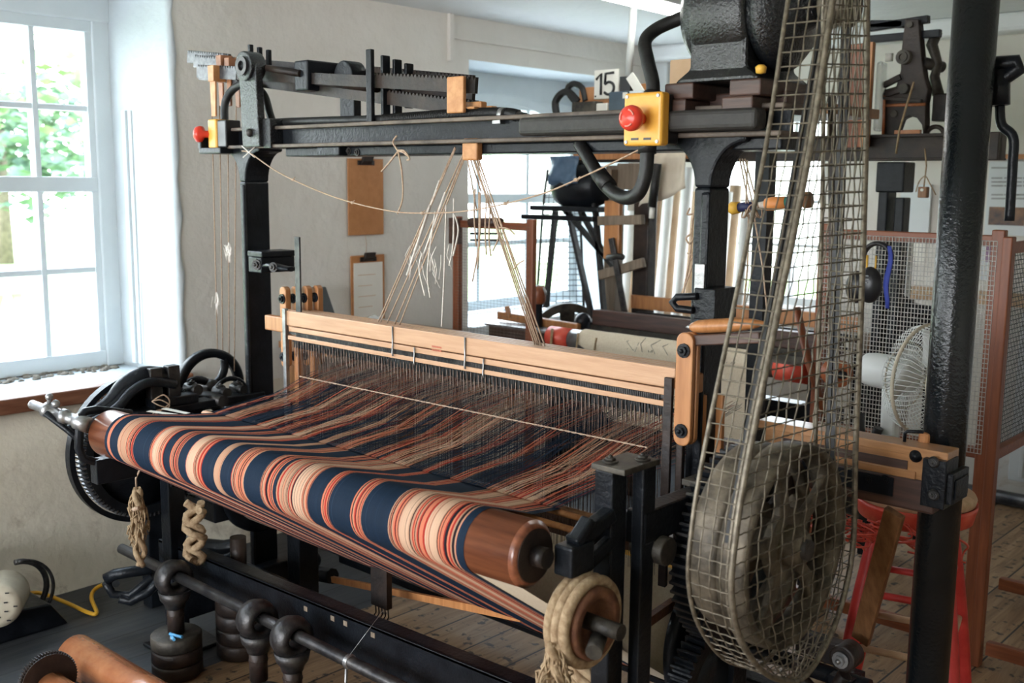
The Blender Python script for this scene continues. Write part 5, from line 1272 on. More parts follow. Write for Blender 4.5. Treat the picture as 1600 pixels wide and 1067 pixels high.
# stool
ST = V(2.765, 2.72, 0); sth = .725
t = thing('stool', 'red legged round wooden stool under the white fan', 'stool', ST)
mb = MB(); mb.lathe(ST + Vector((0, 0, sth - .035)), (0, 0, 1), [(0, 0), (.145, 0), (.153, .006), (.156, .02), (.151, .03), (.14, .035), (0, .035)], 40); mb.build('seat', 'wood_pale', t)
mb = MB(); mb.lathe(ST + Vector((0, 0, sth - .09)), (0, 0, 1), [(.128, 0), (.150, .012), (.159, .05), (.1585, .062), (.150, .055), (.12, .02)], 40, True); mb.build('red_cover', 'tape_red', t, label='red cover under the seat rim')
feet = []
for k in range(4):
    a = PI / 4 + PI / 2 * k + .25; p0 = ST + Vector((math.cos(a) * .11, math.sin(a) * .11, sth - .03)); p1 = ST + Vector((math.cos(a) * .235, math.sin(a) * .235, 0)); feet.append((p0, p1))
    mb = MB(); n_ = 8; mb.tube([p0 + (p1 - p0) * (i / n_) for i in range(n_ + 1)], [.014, .018, .021, .023, .023, .022, .02, .017, .014], 14); lg = mb.build('leg', 'red_paint', t)
for k in range(4):
    for h in (.30, .46):
        f = 1 - (h + (.05 if k % 2 else 0)) / sth; (a0, a1), (b0_, b1) = feet[k], feet[(k + 1) % 4]
        mb = MB(); mb.tube([a0 + (a1 - a0) * f, b0_ + (b1 - b0_) * f], .010, 10); mb.build('rung', 'red_paint' if h > .4 else 'wood_pale', t)
# red yarn tangle hanging below the lay
mb = MB(); 
for k in range(40):
    p = V(2.62 + R.random() * .30, 2.46 + R.random() * .05, .66 + R.random() * .03); pts = [p]
    for j in range(5): pts.append(pts[-1] + Vector((R.gauss(0, .03), R.gauss(0, .01), -.02 * R.random())))
    mb.tube(bez(pts, 3), .003, 4)
o = mb.build('yarn_tangle', 'tape_red'); tag(o, 'tangle of red yarn caught on the stool under the lay board', 'yarn')

# ================================================================== EAR DEFENDERS, LAMP ARM
c = P(1372, 385, y=3.22)
t = thing('ear_defenders', 'black ear defenders hanging by the headband on the mesh screen', 'ear defenders', (c.x, 3.22, c.z - .18))
mb = MB(); mb.tube(arc(c + Vector((-.0, 0, -.045)), (0, 1, 0), .055, 0, PI, 14) if False else [c + Vector((math.cos(PI * i / 14) * .048, 0, math.sin(PI * i / 14) * .05 - .04)) for i in range(15)], .016, 10, flat=.5); mb.build('headband', 'steel_dark', t)
for dx, dz, s_ in ((-.012, -.125, 1.0), (-.055, -.135, .9)):
    mb = MB(); cc_ = c + Vector((dx, -.02, dz)); mb.sphere(cc_, .052 * s_, 20, 12, (.8, .55, 1.15)); e = mb.build('ear_cup', 'black_plastic', t)
    q = MB()
    if s_ == 1.0:
        for k, w_ in enumerate((.024, .03, .018)): q.box((cc_.x - w_ / 2 - .004, cc_.y - .032, cc_.z + .03 - .011 * k), (cc_.x + w_ / 2 - .004, cc_.y - .0275, cc_.z + .033 - .011 * k))
        q.build('lettering', 'text_grey', e)
mb = MB(); mb.tube([c + Vector((-.03, -.01, -.03)), c + Vector((-.025, -.02, -.08))], .004, 6); mb.tube([c + Vector((.0, -.01, -.03)), c + Vector((.004, -.02, -.08))], .003, 6); mb.build('wire_fork', 'yellow_paint', t)
mb = MB(); vs = []
for i in range(9): z = c.z + .005 - .20 * i / 8; x = c.x + .045 + .006 * math.sin(i); vs += [(x, 3.19, z), (x + .02 - .006 * abs(i - 4) / 4, 3.185, z)]
mb.add(vs, [(2 * i, 2 * i + 1, 2 * i + 3, 2 * i + 2) for i in range(8)], True); ln = mb.build('hanging_lanyard', 'lanyard_blue', None); sd = ln.modifiers.new('Solid', 'SOLIDIFY'); sd.thickness = .003; tag(ln, 'blue fabric lanyard hanging beside the black ear defenders', 'lanyard')
# lever arm on the far side of the column
mb = MB(); y_ = 2.36; mb.tube([P(1505, 104, y=y_), P(1545, 100, y=y_), P(1590, 97, y=y_), P(1594, 106, y=y_), P(1570, 122, y=y_), P(1555, 125, y=y_)], .016, 8); mb.tube([P(1560, 110, y=y_), P(1560, 165, y=y_)], .024, 10); mb.tube(bez([P(1562, 165, y=y_), P(1565, 195, y=y_), P(1583, 215, y=y_), P(1582, 260, y=y_), P(1577, 345, y=y_)], 6), .011, 8)
o = mb.build('bell_crank_lever', 'iron'); tag(o, 'black bent lever rod beside the right edge of the iron column', 'lever')

# ================================================================== THINGS AGAINST THE FAR WALL
# cardboard tubes leaning in the corner
def tube_row():
    proto = None
    spec = [(986, 330, .035, 'tube_white'), (1002, 318, .032, 'tube_card'), (1018, 290, .036, 'tube_white'), (1032, 300, .034, 'tube_card'), (1046, 285, .03, 'tube_white'), (1060, 258, .036, 'tube_card'), (1076, 262, .034, 'tube_white'), (1090, 300, .03, 'tube_card'), (1136, 300, .033, 'tube_white'), (1150, 290, .034, 'tube_card'), (1166, 330, .03, 'tube_white')]
    look = {986: 'leftmost white tube, beside the dark post of the second loom', 1002: 'second tube from the left, brown card, beside the leftmost white one', 1018: 'third tube from the left, white and taller than its neighbours', 1032: 'fourth tube from the left, brown card behind the cream cloth', 1046: 'fifth tube from the left, white and narrow', 1060: 'tallest brown card tube, sixth from the left', 1076: 'seventh tube from the left, tall and white', 1090: 'brown card tube half hidden by the right upright of the striped loom', 1136: 'white tube just right of the right upright of the striped loom', 1150: 'brown card tube with the string hanging in front of it', 1166: 'rightmost white tube of the leaning row'}
    for i, (px, py, r_, m_) in enumerate(spec):
        y_ = 5.10 + .085 * (i % 2); top_ = P(px, py, y=y_); b_ = Vector((top_.x + .01, y_ - .16, .0))
        me = MB(); d = top_ - b_; me.lathe(b_, d, [(r_ - .006, 0), (r_, 0), (r_, d.length), (r_ - .006, d.length), (r_ - .006, d.length - .2)], 20); o = me.build('cardboard_tube', m_); tag(o, look[px], 'tube', 'cloth tubes leaning in the corner')
tube_row()
c0 = P(1018, 236, y=3.86); mb = MB(); vs = []
for i in range(8):
    for j in range(7):
        x = c0.x + .19 * j / 6; vs.append((x - .01 * i * (j < 2), 3.86 + .015 * math.sin(j * 1.7 + i * .3), c0.z - .25 * i / 7 * (1 - .35 * (j / 6) * (i / 7)) + .0))
mb.add(vs, [(i * 7 + j, i * 7 + j + 1, (i + 1) * 7 + j + 1, (i + 1) * 7 + j) for i in range(7) for j in range(6)], True); o = mb.build('hanging_cloth', 'cloth_calico'); sd = o.modifiers.new('Solid', 'SOLIDIFY'); sd.thickness = .003; tag(o, 'crumpled cream calico cloth hanging in front of the cardboard tubes', 'cloth')
c = P(1020, 295, y=3.8); mb = MB(); mb.tube([c + Vector((.02, 0, .11)), c + Vector((.0, 0, -.08))], .020, 12); o = mb.build('hanging_grip', 'black_rubber'); tag(o, 'black ribbed grip hanging by the calico cloth', 'handle')
q = MB(); q.tube([c + Vector((.0, 0, -.08)), c + Vector((-.003, 0, -.13))], .012, 10); q.build('tip', 'sign_white', o)
# blue plastic sheet hanging from the second loom
a = P(859, 244, y=3.88); b2 = P(902, 288, y=3.88); mb = MB(); vs = []
for i in range(7):
    for j in range(7): vs.append((a.x + (b2.x - a.x) * j / 6, 3.88 + .012 * math.sin(i * .9 + j * 1.3), a.z + (b2.z - a.z) * i / 6 - .01 * math.sin(j * 2) * (i == 6)))
mb.add(vs, [(i * 7 + j, i * 7 + j + 1, (i + 1) * 7 + j + 1, (i + 1) * 7 + j) for i in range(6) for j in range(6)], True); o = mb.build('plastic_sheet', 'blue_plastic'); sd = o.modifiers.new('Solid', 'SOLIDIFY'); sd.thickness = .002; tag(o, 'square of blue plastic sheet draped over the second loom motor', 'sheet')
# machine number board, switch boxes behind the beam
yb_ = 3.6
mb = MB(); a = P(905, 137, y=yb_); b2 = P(1015, 185, y=yb_); mb.box((a.x, yb_, b2.z - .1), (b2.x, yb_ + .02, a.z)); o = mb.build('switch_board', 'wood_orange', None, bevel=.003); tag(o, 'orange wooden board carrying the number plate behind the top beam', 'board')
a = P(927, 110, y=yb_ - .02); b2 = P(964, 153, y=yb_ - .02)
mb = MB(); mb.box((a.x, yb_ - .012, b2.z), (b2.x, yb_ - .002, a.z)); sg = mb.build('number_plate', 'sign_white', None, bevel=.002); tag(sg, 'cream number plate reading 15 on the orange board', 'sign')
w_ = b2.x - a.x; h_ = a.z - b2.z
def sp(u, v): return Vector((a.x + w_ * u, yb_ - .0135, b2.z + h_ * v))
q = MB(); q.tube([sp(.10, .68), sp(.30, .87), sp(.30, .14)], .0062, 6); q.build('digit', 'ink', sg)
q = MB(); q.tube([sp(.82, .88), sp(.48, .86), sp(.46, .50)] , .0062, 6); q.tube(bez([sp(.46, .50), sp(.62, .57), sp(.78, .50), sp(.83, .35), sp(.76, .20), sp(.60, .14), sp(.44, .22)], 5), .0062, 6); q.build('digit', 'ink', sg)
q = MB()
for u, v in ((.08, .1),): q.cyl(sp(u, v), sp(u, v) - Vector((0, .002, 0)), .004, n=8)
q.build('screw', 'steel_dark', sg)
a = P(953, 144, y=yb_ - .1); b2 = P(982, 173, y=yb_ - .1)
mb = MB(); mb.box((a.x, yb_ - .11, b2.z), (b2.x, yb_ - .03, a.z)); o = mb.build('switch_box', 'blue_box', None, bevel=.006); tag(o, 'dark blue switch box at the lower right of the number plate', 'box')
q = MB(); c = P(977, 149, y=yb_ - .11); q.box((c.x - .012, yb_ - .112, c.z - .012), (c.x + .012, yb_ - .109, c.z + .012)); q.build('sticker', 'sign_white', o)
q = MB(); q.box((b2.x, yb_ - .10, b2.z), (b2.x + .07, yb_ - .04, a.z)); q.build('gland', 'clear_plastic', o, bevel=.004)
a = P(895, 160, y=yb_ - .05); b2 = P(932, 180, y=yb_ - .05)
mb = MB(); mb.box((a.x, yb_ - .06, b2.z), (b2.x, yb_ + .0, a.z)); o = mb.build('junction_box', 'iron_dusty', None, bevel=.006); tag(o, 'brown junction box below and left of the number plate', 'box')
q = MB(); q.box((b2.x, yb_ - .055, b2.z), (b2.x + .06, yb_ - .012, a.z - .01)); q.build('cover', 'sign_white', o, bevel=.004)
mb = MB(); mb.tube(bez([P(870, 180, y=yb_), P(868, 160, y=yb_), P(878, 146, y=yb_), P(890, 145, y=yb_), P(904, 160, y=yb_)], 6), .017, 8); mb.tube(bez([P(902, 163, y=yb_), P(890, 148, y=yb_), P(888, 137, y=yb_), P(897, 131, y=yb_), P(910, 138, y=yb_), P(915, 158, y=yb_)], 6), .014, 8); o = mb.build('flexible_conduit', 'black_rubber'); tag(o, 'looped black conduit behind the beam, left of the number plate', 'conduit')
mb = MB(); mb.tube([P(992, -30, y=yb_), P(988, 40, y=yb_), P(982, 118, y=yb_)], .016, 10); o = mb.build('conduit_pipe', 'pipe_paint'); tag(o, 'thin white conduit pipe coming down from the ceiling', 'pipe')
q = MB(); a = P(979, 120, y=yb_); q.box((a.x - .02, yb_ - .02, a.z - .09), (a.x + .035, yb_ + .02, a.z)); q.build('socket', 'black_plastic', o); 
mb = MB(); mb.bar(P(984, 118, y=yb_ - .03), P(1004, 150, y=yb_ - .03), .04, .008, (0, 1, .0)); o = mb.build('tag_card', 'sign_white'); tag(o, 'white tag hanging from the conduit pipe', 'tag')
# plain brown cardboard box behind the motor
a = P(1047, 94, y=2.9); b2 = P(1090, 172, y=2.9); mb = MB(); mb.box((a.x, 2.9, b2.z), (a.x + .32, 3.15, a.z)); o = mb.build('cardboard_box', 'cardboard', None, bevel=.003); tag(o, 'pale brown cardboard box behind the left end of the motor', 'box')
q = MB(); q.box((a.x - .004, 2.97, a.z - .0), (a.x + .324, 3.08, a.z + .002)); q.build('flap', 'cardboard', o)
m_ = MB(); m_.box((a.x - .1, 2.86, b2.z - .03), (a.x + .6, 3.2, b2.z)); o = m_.build('shelf_board', 'wood_brown', None, bevel=.003); tag(o, 'brown shelf board carrying the cardboard box', 'shelf')
m_ = MB(); m_.bar((a.x + .3, 3.03, b2.z - .02), (a.x + .3, 3.03, .0), .05, .05); m_.build('post', 'iron', o)
c = P(1035, 118, x=.02); mb = MB(); mb.box((-.0, c.y - .1, c.z - .12), (.12, c.y + .1, c.z + .14)); o = mb.build('meter_box', 'board_white', None, bevel=.01); tag(o, 'pale grey box high in the corner by the ceiling', 'box')
# display boards and panelling on the back wall
def board(name, label, cat, px0, py0, px1, py1, m_, y_=YF - .03, th=.02):
    a = P(px0, py0, y=y_); b2 = P(px1, py1, y=y_); mb = MB(); mb.box((a.x, y_, b2.z), (b2.x, y_ + th, a.z)); o = mb.build(name, m_, None, bevel=.002); return tag(o, label, cat)
bd = board('display_board', 'pale grey display board with text and a photograph, right of the iron column', 'board', 1546, 252, 1680, 372, 'board_white')
q = MB()
for py, n_ in ((262, 3), (278, 9), (284, 9), (290, 8), (304, 9), (310, 7)):
    for k in range(n_):
        p0 = P(1549 + k * 10, py, y=YF - .032); q.box((p0.x, YF - .033, p0.z - .004), (p0.x + .02 + .02 * R.random(), YF - .031, p0.z + .003))
q.build('text_lines', 'text_grey', bd, kind='stuff')
a = P(1546, 323, y=YF - .034); b2 = P(1600, 353, y=YF - .034); q = MB(); q.box((a.x, YF - .035, b2.z), (b2.x, YF - .031, a.z)); q.build('photograph', 'photo_warm', bd)
bp = board('poster', 'small poster with a purple picture seen through the mesh, right of the iron column', 'poster', 1528, 378, 1556, 440, 'board_white', YF - .008, .008)
a = P(1540, 384, y=YF - .01); b2 = P(1554, 410, y=YF - .01); q = MB(); q.box((a.x, YF - .010, b2.z), (b2.x, YF - .007, a.z)); q.build('picture', 'photo_pink', bp)
bx = board('display_board', 'white display board behind the mesh screen, left of the iron column', 'board', 1408, 288, 1450, 368, 'board_white')
bx = board('notice', 'white paper notice low behind the mesh screen', 'notice', 1395, 376, 1444, 412, 'paper', YF - .006, .006)
a = P(1412, 386, y=YF - .01); b2 = P(1420, 402, y=YF - .01); q = MB(); q.box((a.x, YF - .009, b2.z), (b2.x, YF - .005, a.z)); q.build('mark', 'photo_warm', bx)
mb = MB(); a = P(1560, 245, y=YF - .03); mb.box((a.x - .4, YF - .035, a.z - .012), (XR, YF, a.z + .012)); struct(mb, 'trim_10', 'wood_orange')
mb = MB(); a = P(1400, 455, y=YF - .5); b2 = P(1560, 540, y=YF - .5); mb.box((a.x - .05, YF - .5, a.z - .03), (XR - .8, YF - .16, a.z)); tb_ = mb.build('work_bench', 'cardboard', None, bevel=.003); tag(tb_, 'pale work bench top along the back wall behind the mesh screens', 'bench')
q = MB(); q.box((a.x, YF - .48, 0), (a.x + .06, YF - .42, a.z - .03)); q.build('leg', 'bench_wood', tb_)
q = MB(); q.box((XR - .95, YF - .48, 0), (XR - .89, YF - .42, a.z - .03)); q.build('leg', 'bench_wood', tb_)
mb = MB(); mb.box((a.x + .45, YF - .09, .12), (XR, YF - .01, a.z - .1)); 
for k in range(12): mb.box((a.x + .5 + .3 * k, YF - .10, .14), (a.x + .52 + .3 * k, YF - .09, a.z - .12))
struct(mb, 'trim_11', 'board_white', bevel=.004)
mb = MB(); mb.tube([(a.x - .2, YF - .13, .037), (XR, YF - .13, .037)], .035, 12); o = mb.build('heating_pipe', 'steel_dark'); tag(o, 'dark heating pipe along the foot of the back wall', 'pipe')
# dark reel machine behind the screens
t = thing('winding_machine', 'dark machine with black arms behind the mesh screen and fan', 'machine', P(1440, 560, y=4.4) * 1.0)
def wp(px, py, y=4.35): return P(px, py, y=y)
q = MB(); q.tube(bez([wp(1392, 482), wp(1410, 472), wp(1422, 482), wp(1455, 488), wp(1500, 486)], 5), .03, 8); q.build('arm', 'iron', t)
q = MB(); q.box(wp(1395, 545), wp(1460, 492) + Vector((0, .15, 0))); q.build('body', 'iron', t, bevel=.01)
q = MB(); q.box(wp(1325, 545), wp(1462, 532) + Vector((0, .3, 0))); q.build('table', 'bench_wood', t)
for px in (1335, 1450): c = wp(px, 545); q = MB(); q.box((c.x - .03, 4.4, 0), (c.x + .03, 4.46, c.z)); q.build('leg', 'iron', t)
for px in (1366, 1398):
    c = wp(px, 500); q = MB(); q.tube([c + Vector((0, 0, .02)), c + Vector((-.02, 0, -.14))], .008, 8); o = q.build('rod', 'string', t)
q = MB(); c = wp(1366, 470); q.box((c.x - .035, 4.6, c.z - .2), (c.x + .035, 4.66, c.z + .25)); o = q.build('white_post', 'board_white'); tag(o, 'slim white post seen through the mesh under the ear defenders', 'post')
# ceiling lamps
def lamp(p, q_, label):
    p = Vector(p); q_ = Vector(q_); t = thing('ceiling_strip_light', label, 'light', (p + q_) / 2); d = (q_ - p).normalized()
    hs_ = [MB().cyl((p + (q_ - p) * f) + Vector((0, 0, .02)), Vector(((p + (q_ - p) * f).x, (p + (q_ - p) * f).y, CEIL + .002)), .006, n=8).build('drop_rod', 'white_paint', t) for f in (.15, .85)]; m_ = MB(); m_.bar(p, q_, .09, .05); m_.build('housing', 'white_paint', t, bevel=.005); m_ = MB(); m_.tube([p + d * .04 - Vector((0, 0, .045)), q_ - d * .04 - Vector((0, 0, .045))], .019, 12); m_.build('tube', 'lamp_tube', t)
a = P(1040, -8, z=CEIL - .06); lamp(a + Vector((0, -1.0, 0)), P(1089, 10, z=CEIL - .06), 'fluorescent strip light at the top, left of the motor')
a = P(1575, 128, z=2.15); b2 = P(1640, 160, z=2.15); lamp(a, b2, 'upper strip light right of the iron column')
a = P(1555, 163, z=2.08); b2 = P(1640, 200, z=2.08); lamp(a, b2, 'lower strip light right of the iron column')
# ================================================================== THINGS ABOUT THE LOOM
# clipboards on the window wall
def clipboard(px0, py0, px1, py1, label, paper):
    a = P(px0, py0, x=.012); b2 = P(px1, py1, x=.012); y0, y1 = a.y, b2.y; z1, z0 = a.z, b2.z
    t = thing('clipboard', label, 'clipboard', (.004, (y0 + y1) / 2, z0)); m_ = MB(); m_.box((.006, y0, z0), (.012, y1, z1)); m_.build('board', 'hardboard', t, bevel=.004)
    yc = (y0 + y1) / 2; m_ = MB(); m_.box((.012, yc - .05, z1 - .03), (.016, yc + .05, z1 - .008)); m_.prism([(.016, yc - .035, z1 - .03), (.03, yc - .03, z1 - .012), (.032, yc - .025, z1 + .012), (.016, yc - .025, z1 + .012)], (0, .06, 0)); m_.build('clip', 'iron_brown', t, bevel=.002)
    if paper:
        m_ = MB(); m_.box((.012, y0 + .015, z0 - .02), (.014, y1 - .015, z1 - .035)); p_ = m_.build('paper', 'paper', t)
        m_ = MB()
        for k in range(5): m_.box((.0142, y0 + .04, z1 - .09 - .05 * k), (.0146, y1 - .06 - .02 * (k % 2), z1 - .093 - .05 * k))
        m_.build('pencil_line', 'cardboard', p_)
    return t
clipboard(543, 247, 600, 366, 'empty brown hardboard clipboard hanging on the window wall', False)
clipboard(548, 400, 602, 520, 'lower clipboard holding white paper, hung below the empty one', True)
c = P(571, 372, x=.012); q = MB(); q.tube([(.012, c.y, c.z + .01), (.014, c.y + .004, c.z - .03), (.014, c.y, c.z - .07)], .002, 5); o = q.build('string_loop', 'string'); tag(o, 'short string tying the lower clipboard to the upper one', 'string')
a = P(494, 452, x=.14); b2 = P(522, 500, x=.14); m_ = MB(); m_.prism([(.05, a.y, a.z), (.05, a.y + .08, a.z + .0), (.12, a.y + .085, b2.z), (.12, a.y + .005, b2.z)], (.03, .02, 0)); o = m_.build('dark_panel', 'dark_screen', None, bevel=.003); tag(o, 'dark upright panel against the wall above the heald frame', 'panel')
q = MB(); q.prism([(.082, a.y + .0, a.z), (.082, a.y + .012, a.z), (.152, a.y + .018, b2.z), (.152, a.y + .006, b2.z)], (.004, .002, 0)); q.build('edge_strip', 'beige_metal', o)
m_ = MB(); c = P(545, 512, x=.25); rr = random.Random(3)
zc = P(545, 508, x=.25).z; m_.box((.03, 2.55, zc - .10), (.42, 3.35, zc - .07)); o = m_.build('wall_shelf', 'wood_brown', None, bevel=.003); tag(o, 'brown shelf against the window wall behind the heald frame', 'shelf')
q = MB(); q.box((.03, 2.6, 0), (.08, 2.66, zc - .10)); q.build('leg', 'wood_brown', o); q = MB(); q.box((.03, 3.24, 0), (.08, 3.3, zc - .10)); q.build('leg', 'wood_brown', o)
m_ = MB(); vs = []
for i in range(9):
    for j in range(9):
        m__ = math.sin(PI * i / 8) * math.sin(PI * j / 8); vs.append((.10 + .25 * i / 8, 2.72 + .42 * j / 8, zc - .068 + m__ * (.05 + .05 * rr.random())))
m_.add(vs, [(i * 9 + j, i * 9 + j + 1, (i + 1) * 9 + j + 1, (i + 1) * 9 + j) for i in range(8) for j in range(8)]); o = m_.build('polythene_bag', 'polythene'); tag(o, 'crumpled clear polythene bag on the shelf behind the heald frame', 'bag')

# hanging weights on the front bar
def weight(px, rx, label, n_d, clips=None):
    x = rx; c = wbar(x); t = thing('hanging_weight', label, 'weight', (x, c.y, 0), 'iron weights on the front bar')
    m_ = MB(); r0 = .046; cz = c.z - .012
    m_.lathe((x, c.y, cz), (1, 0, 0), [(.026, -.024), (.036, -.036), (.052, -.030), (.06, 0), (.052, .030), (.036, .036), (.026, .024)], 32, True); m_.lathe((x, c.y, cz - .05), (0, 0, -1), [(.05, -.012), (.045, .015), (.034, .03), (.03, .045), (0, .045)], 24); m_.build('eye', 'steel_dark', t)
    zt = .135 if n_d else -.02; m_ = MB(); m_.cyl((x, c.y, cz - .07), (x, c.y, zt), .026, n=24); m_.ring((x, c.y, (cz - .07) * .55 + zt * .45), (0, 0, 1), .026, .028, .004, 24); m_.build('stem', 'iron_brown', t)
    if n_d:
        h = .045
        for k in range(n_d):
            m_ = MB(); z0 = .005 + h * k; m_.lathe((x, c.y, z0), (0, 0, 1), [(0, 0), (.074, 0), (.078, .004), (.078, h - .006), (.074, h - .002), (0, h - .002)], 40); m_.build('disc', 'iron_dusty' if k == n_d - 1 else 'iron_brown', t)
    return t, c
xs = [P(272, 905, y=1.50).x, P(402, 972, y=1.50).x, P(456, 998, y=1.50).x]
def nz(t): return t
W1, c1 = weight(272, xs[0], 'leftmost stack of round iron weights hanging from the front bar', 3)
W2, c2 = weight(402, xs[1], 'iron weight on the front bar with red clips on its disc', 2)
W3, c3 = weight(456, xs[2], 'iron weight on the front bar next to the one with red clips', 2)
t4 = thing('hanging_weight', 'dark stack of weights in shadow behind the leftmost weight', 'weight', (xs[0] + .02, 1.72, 0), 'iron weights on the front bar')
for k in range(4): m_ = MB(); m_.lathe((xs[0] + .02, 1.72, .004 + .05 * k), (0, 0, 1), [(0, 0), (.075, 0), (.079, .005), (.079, .043), (.075, .048), (0, .048)], 36); m_.build('disc', 'iron_brown', t4)
m_ = MB(); m_.cyl((xs[0] + .02, 1.72, .2), (xs[0] + .02, 1.72, .40), .026, n=20); m_.build('stem', 'iron_brown', t4)
def clip(p, m1, label):
    t = thing('spring_clip', label, 'clip', p); p = Vector(p)
    for s_ in (-1, 1): m_ = MB(); m_.tube([p + Vector((-.004 * s_, .0, .008 + .004 * s_)), p + Vector((.024, .006 * s_, .010)), p + Vector((.045, .014 * s_, .012))], [.005, .006, .005], 8); m_.build('jaw', m1, t)
    m_ = MB(); m_.lathe(p + Vector((.02, 0, .006)), (0, 1, 0), [(.0, -.012), (.005, -.012), (.005, .012), (0, .012)], 10); m_.build('spring', 'steel', t)
clip((xs[0] + .028, c1.y - .035, .14), 'blue_clip' if 'blue_clip' in MATS else 'blue_plastic', 'small blue clip lying on the leftmost iron weight')
clip((xs[1] + .03, c2.y - .04, .095), 'tape_red', 'red spring clip lying on the second iron weight, nearest the stem')
clip((xs[1] + .05, c2.y - .02, .095), 'tape_red', 'red spring clip lying on the second iron weight, towards the third weight')
# thin wire tie on the bar
c = wbar(P(546, 1038, y=1.5).x); m_ = MB(); m_.lathe(c, (1, 0, 0), [(.0165, -.008), (.02, -.004), (.0165, 0), (.02, .004), (.0165, .008)], 16); m_.tube([c + Vector((0, -.01, -.016)), c + Vector((-.01, -.01, -.12))], .004, 6); m_.tube([c + Vector((0, 0, .016)), c + Vector((.03, .09, .12))], .001, 4); o = m_.build('wire_tie', 'steel'); tag(o, 'wire tie twisted round the front bar', 'tie')
# ropes
def frayed(p, ln, w, n, label, rs, braid=0):
    rr = random.Random(rs); p = Vector(p); t = thing('frayed_rope', label, 'rope', p - Vector((0, 0, ln))); m_ = MB()
    for k in range(n):
        a = 2 * PI * k / n; pts = [p + Vector((R.gauss(0, .004), R.gauss(0, .004), 0))]
        for j in range(1, 7): s_ = w * (.35 + .65 * min(1, j / 3)); pts.append(p + Vector((math.cos(a) * s_ * rr.random() + rr.gauss(0, .003), math.sin(a) * s_ * rr.random(), -ln * (.55 + .45 * rr.random()) * j / 6)))
        m_.tube(bez(pts, 3), .0022, 5)
    m_.build('strands', 'rope', t, kind='stuff')
    m_ = MB()
    for k in range(braid):
        a0 = 2 * PI * k / max(1, braid); m_.tube([p + Vector((math.cos(a0 + j * .55) * .011 + .012 * (k % 2), math.sin(a0 + j * .55) * .011, -ln * 1.15 * j / 24)) for j in range(25)], .009, 8)
    if braid: m_.build('twisted_strand', 'rope', t)
    return t
c = P(213, 762, x=.84); frayed(c, .22, .035, 44, 'frayed pale rope hanging below the left end of the roller', 3, 2)
m_ = MB(); m_.tube([c + Vector((.05, 0, .09)), c + Vector((-.0, 0, .03)), c], .003, 5); m_.tube([c + Vector((.02, -.02, -.06)), c + Vector((.035, -.03, -.055)), c + Vector((.05, -.02, -.05))], .007, 6); bpy.data.objects['frayed_rope']; o = m_.build('cord', 'string'); tag(o, 'thin cord tying the frayed rope to the roller bracket', 'cord')
c = P(302, 785, x=.95); t = thing('knotted_rope', 'thick knotted brown rope hanging under the striped warp', 'rope', c - Vector((0, 0, .2)))
for s_ in (-1, 1):
    m_ = MB(); m_.tube([c + Vector((s_ * .016 * math.cos(j * .75), .02 * math.sin(j * .75 + s_), -.0105 * j)) for j in range(20)], .0125, 9); m_.build('strand', 'rope', t)
m_ = MB(); m_.tube([c + Vector((.03 * math.cos(a * .9), .03 * math.sin(a * .9), -.02 - .012 * a)) for a in range(14)], .011, 8); m_.build('knot', 'rope', t)
c = DC + Vector((.01, -.085, -.02)); frayed(c, .20, .04, 80, 'thick frayed rope tail hanging from the rope wound drum', 8, 3)
c = P(925, 1030, y=1.52); t = thing('knotted_rope', 'short knotted rope in front of the bearing stand', 'rope', c - Vector((0, 0, .1)))
for k in range(3): m_ = MB(); m_.tube(bez([c + Vector((.04 * math.cos(a + k), .02 * math.sin(a * 1.3 + k), .05 - .028 * a)) for a in range(6)], 5), .011, 8); m_.build('strand', 'rope', t)
# cords: string tied across, loose string, harness strings
def strand(name, pts, r, m_, label, cat='string', group=None):
    o = MB().tube(pts, r, 6).build(name, m_); return tag(o, label, cat, group)
pts = bez([P(378, 236, y=1.90), P(392, 240, y=1.90), P(440, 272, y=1.89), P(520, 307, y=1.89), P(600, 328, y=1.88), P(660, 333, y=1.88), P(740, 328, y=1.88), P(840, 305, y=1.87), P(920, 272, y=1.86), P(1003, 232, y=1.86)], 8)
o = strand('tied_string', pts, .0021, 'string', 'long sagging string tied across the loom under the top beam')
q = MB()
for i in (18, 27, 40, 52, 62): p = pts[i]; q.sphere(p, .005, 6, 4, (1.8, 1, 1)); q.tube([p, p + Vector((.012, 0, .008))], .0015, 4)
q.build('knot', 'string', o)
q = MB()
for (a, b2) in (((378, 228), (398, 246)), ((380, 246), (398, 230))): q.tube([P(*a, y=1.90), P(*b2, y=1.90)], .0022, 5)
q.build('binding', 'string_white', o)
c = P(620, 226, y=1.90); t = thing('loose_string', 'knotted string hanging from a hole in the top beam', 'string', c - Vector((0, 0, .2)))
for pts in ([(620, 212), (614, 222), (620, 233), (622, 236)], [(622, 236), (610, 252), (596, 268)], [(622, 235), (632, 236), (640, 248), (636, 250)], [(622, 236), (628, 270), (629, 310), (621, 334)], [(622, 236), (630, 238), (637, 244)]): m_ = MB(); m_.tube(bez([P(*q, y=1.90) for q in pts], 5), .0026, 6); m_.build('strand', 'string', t)
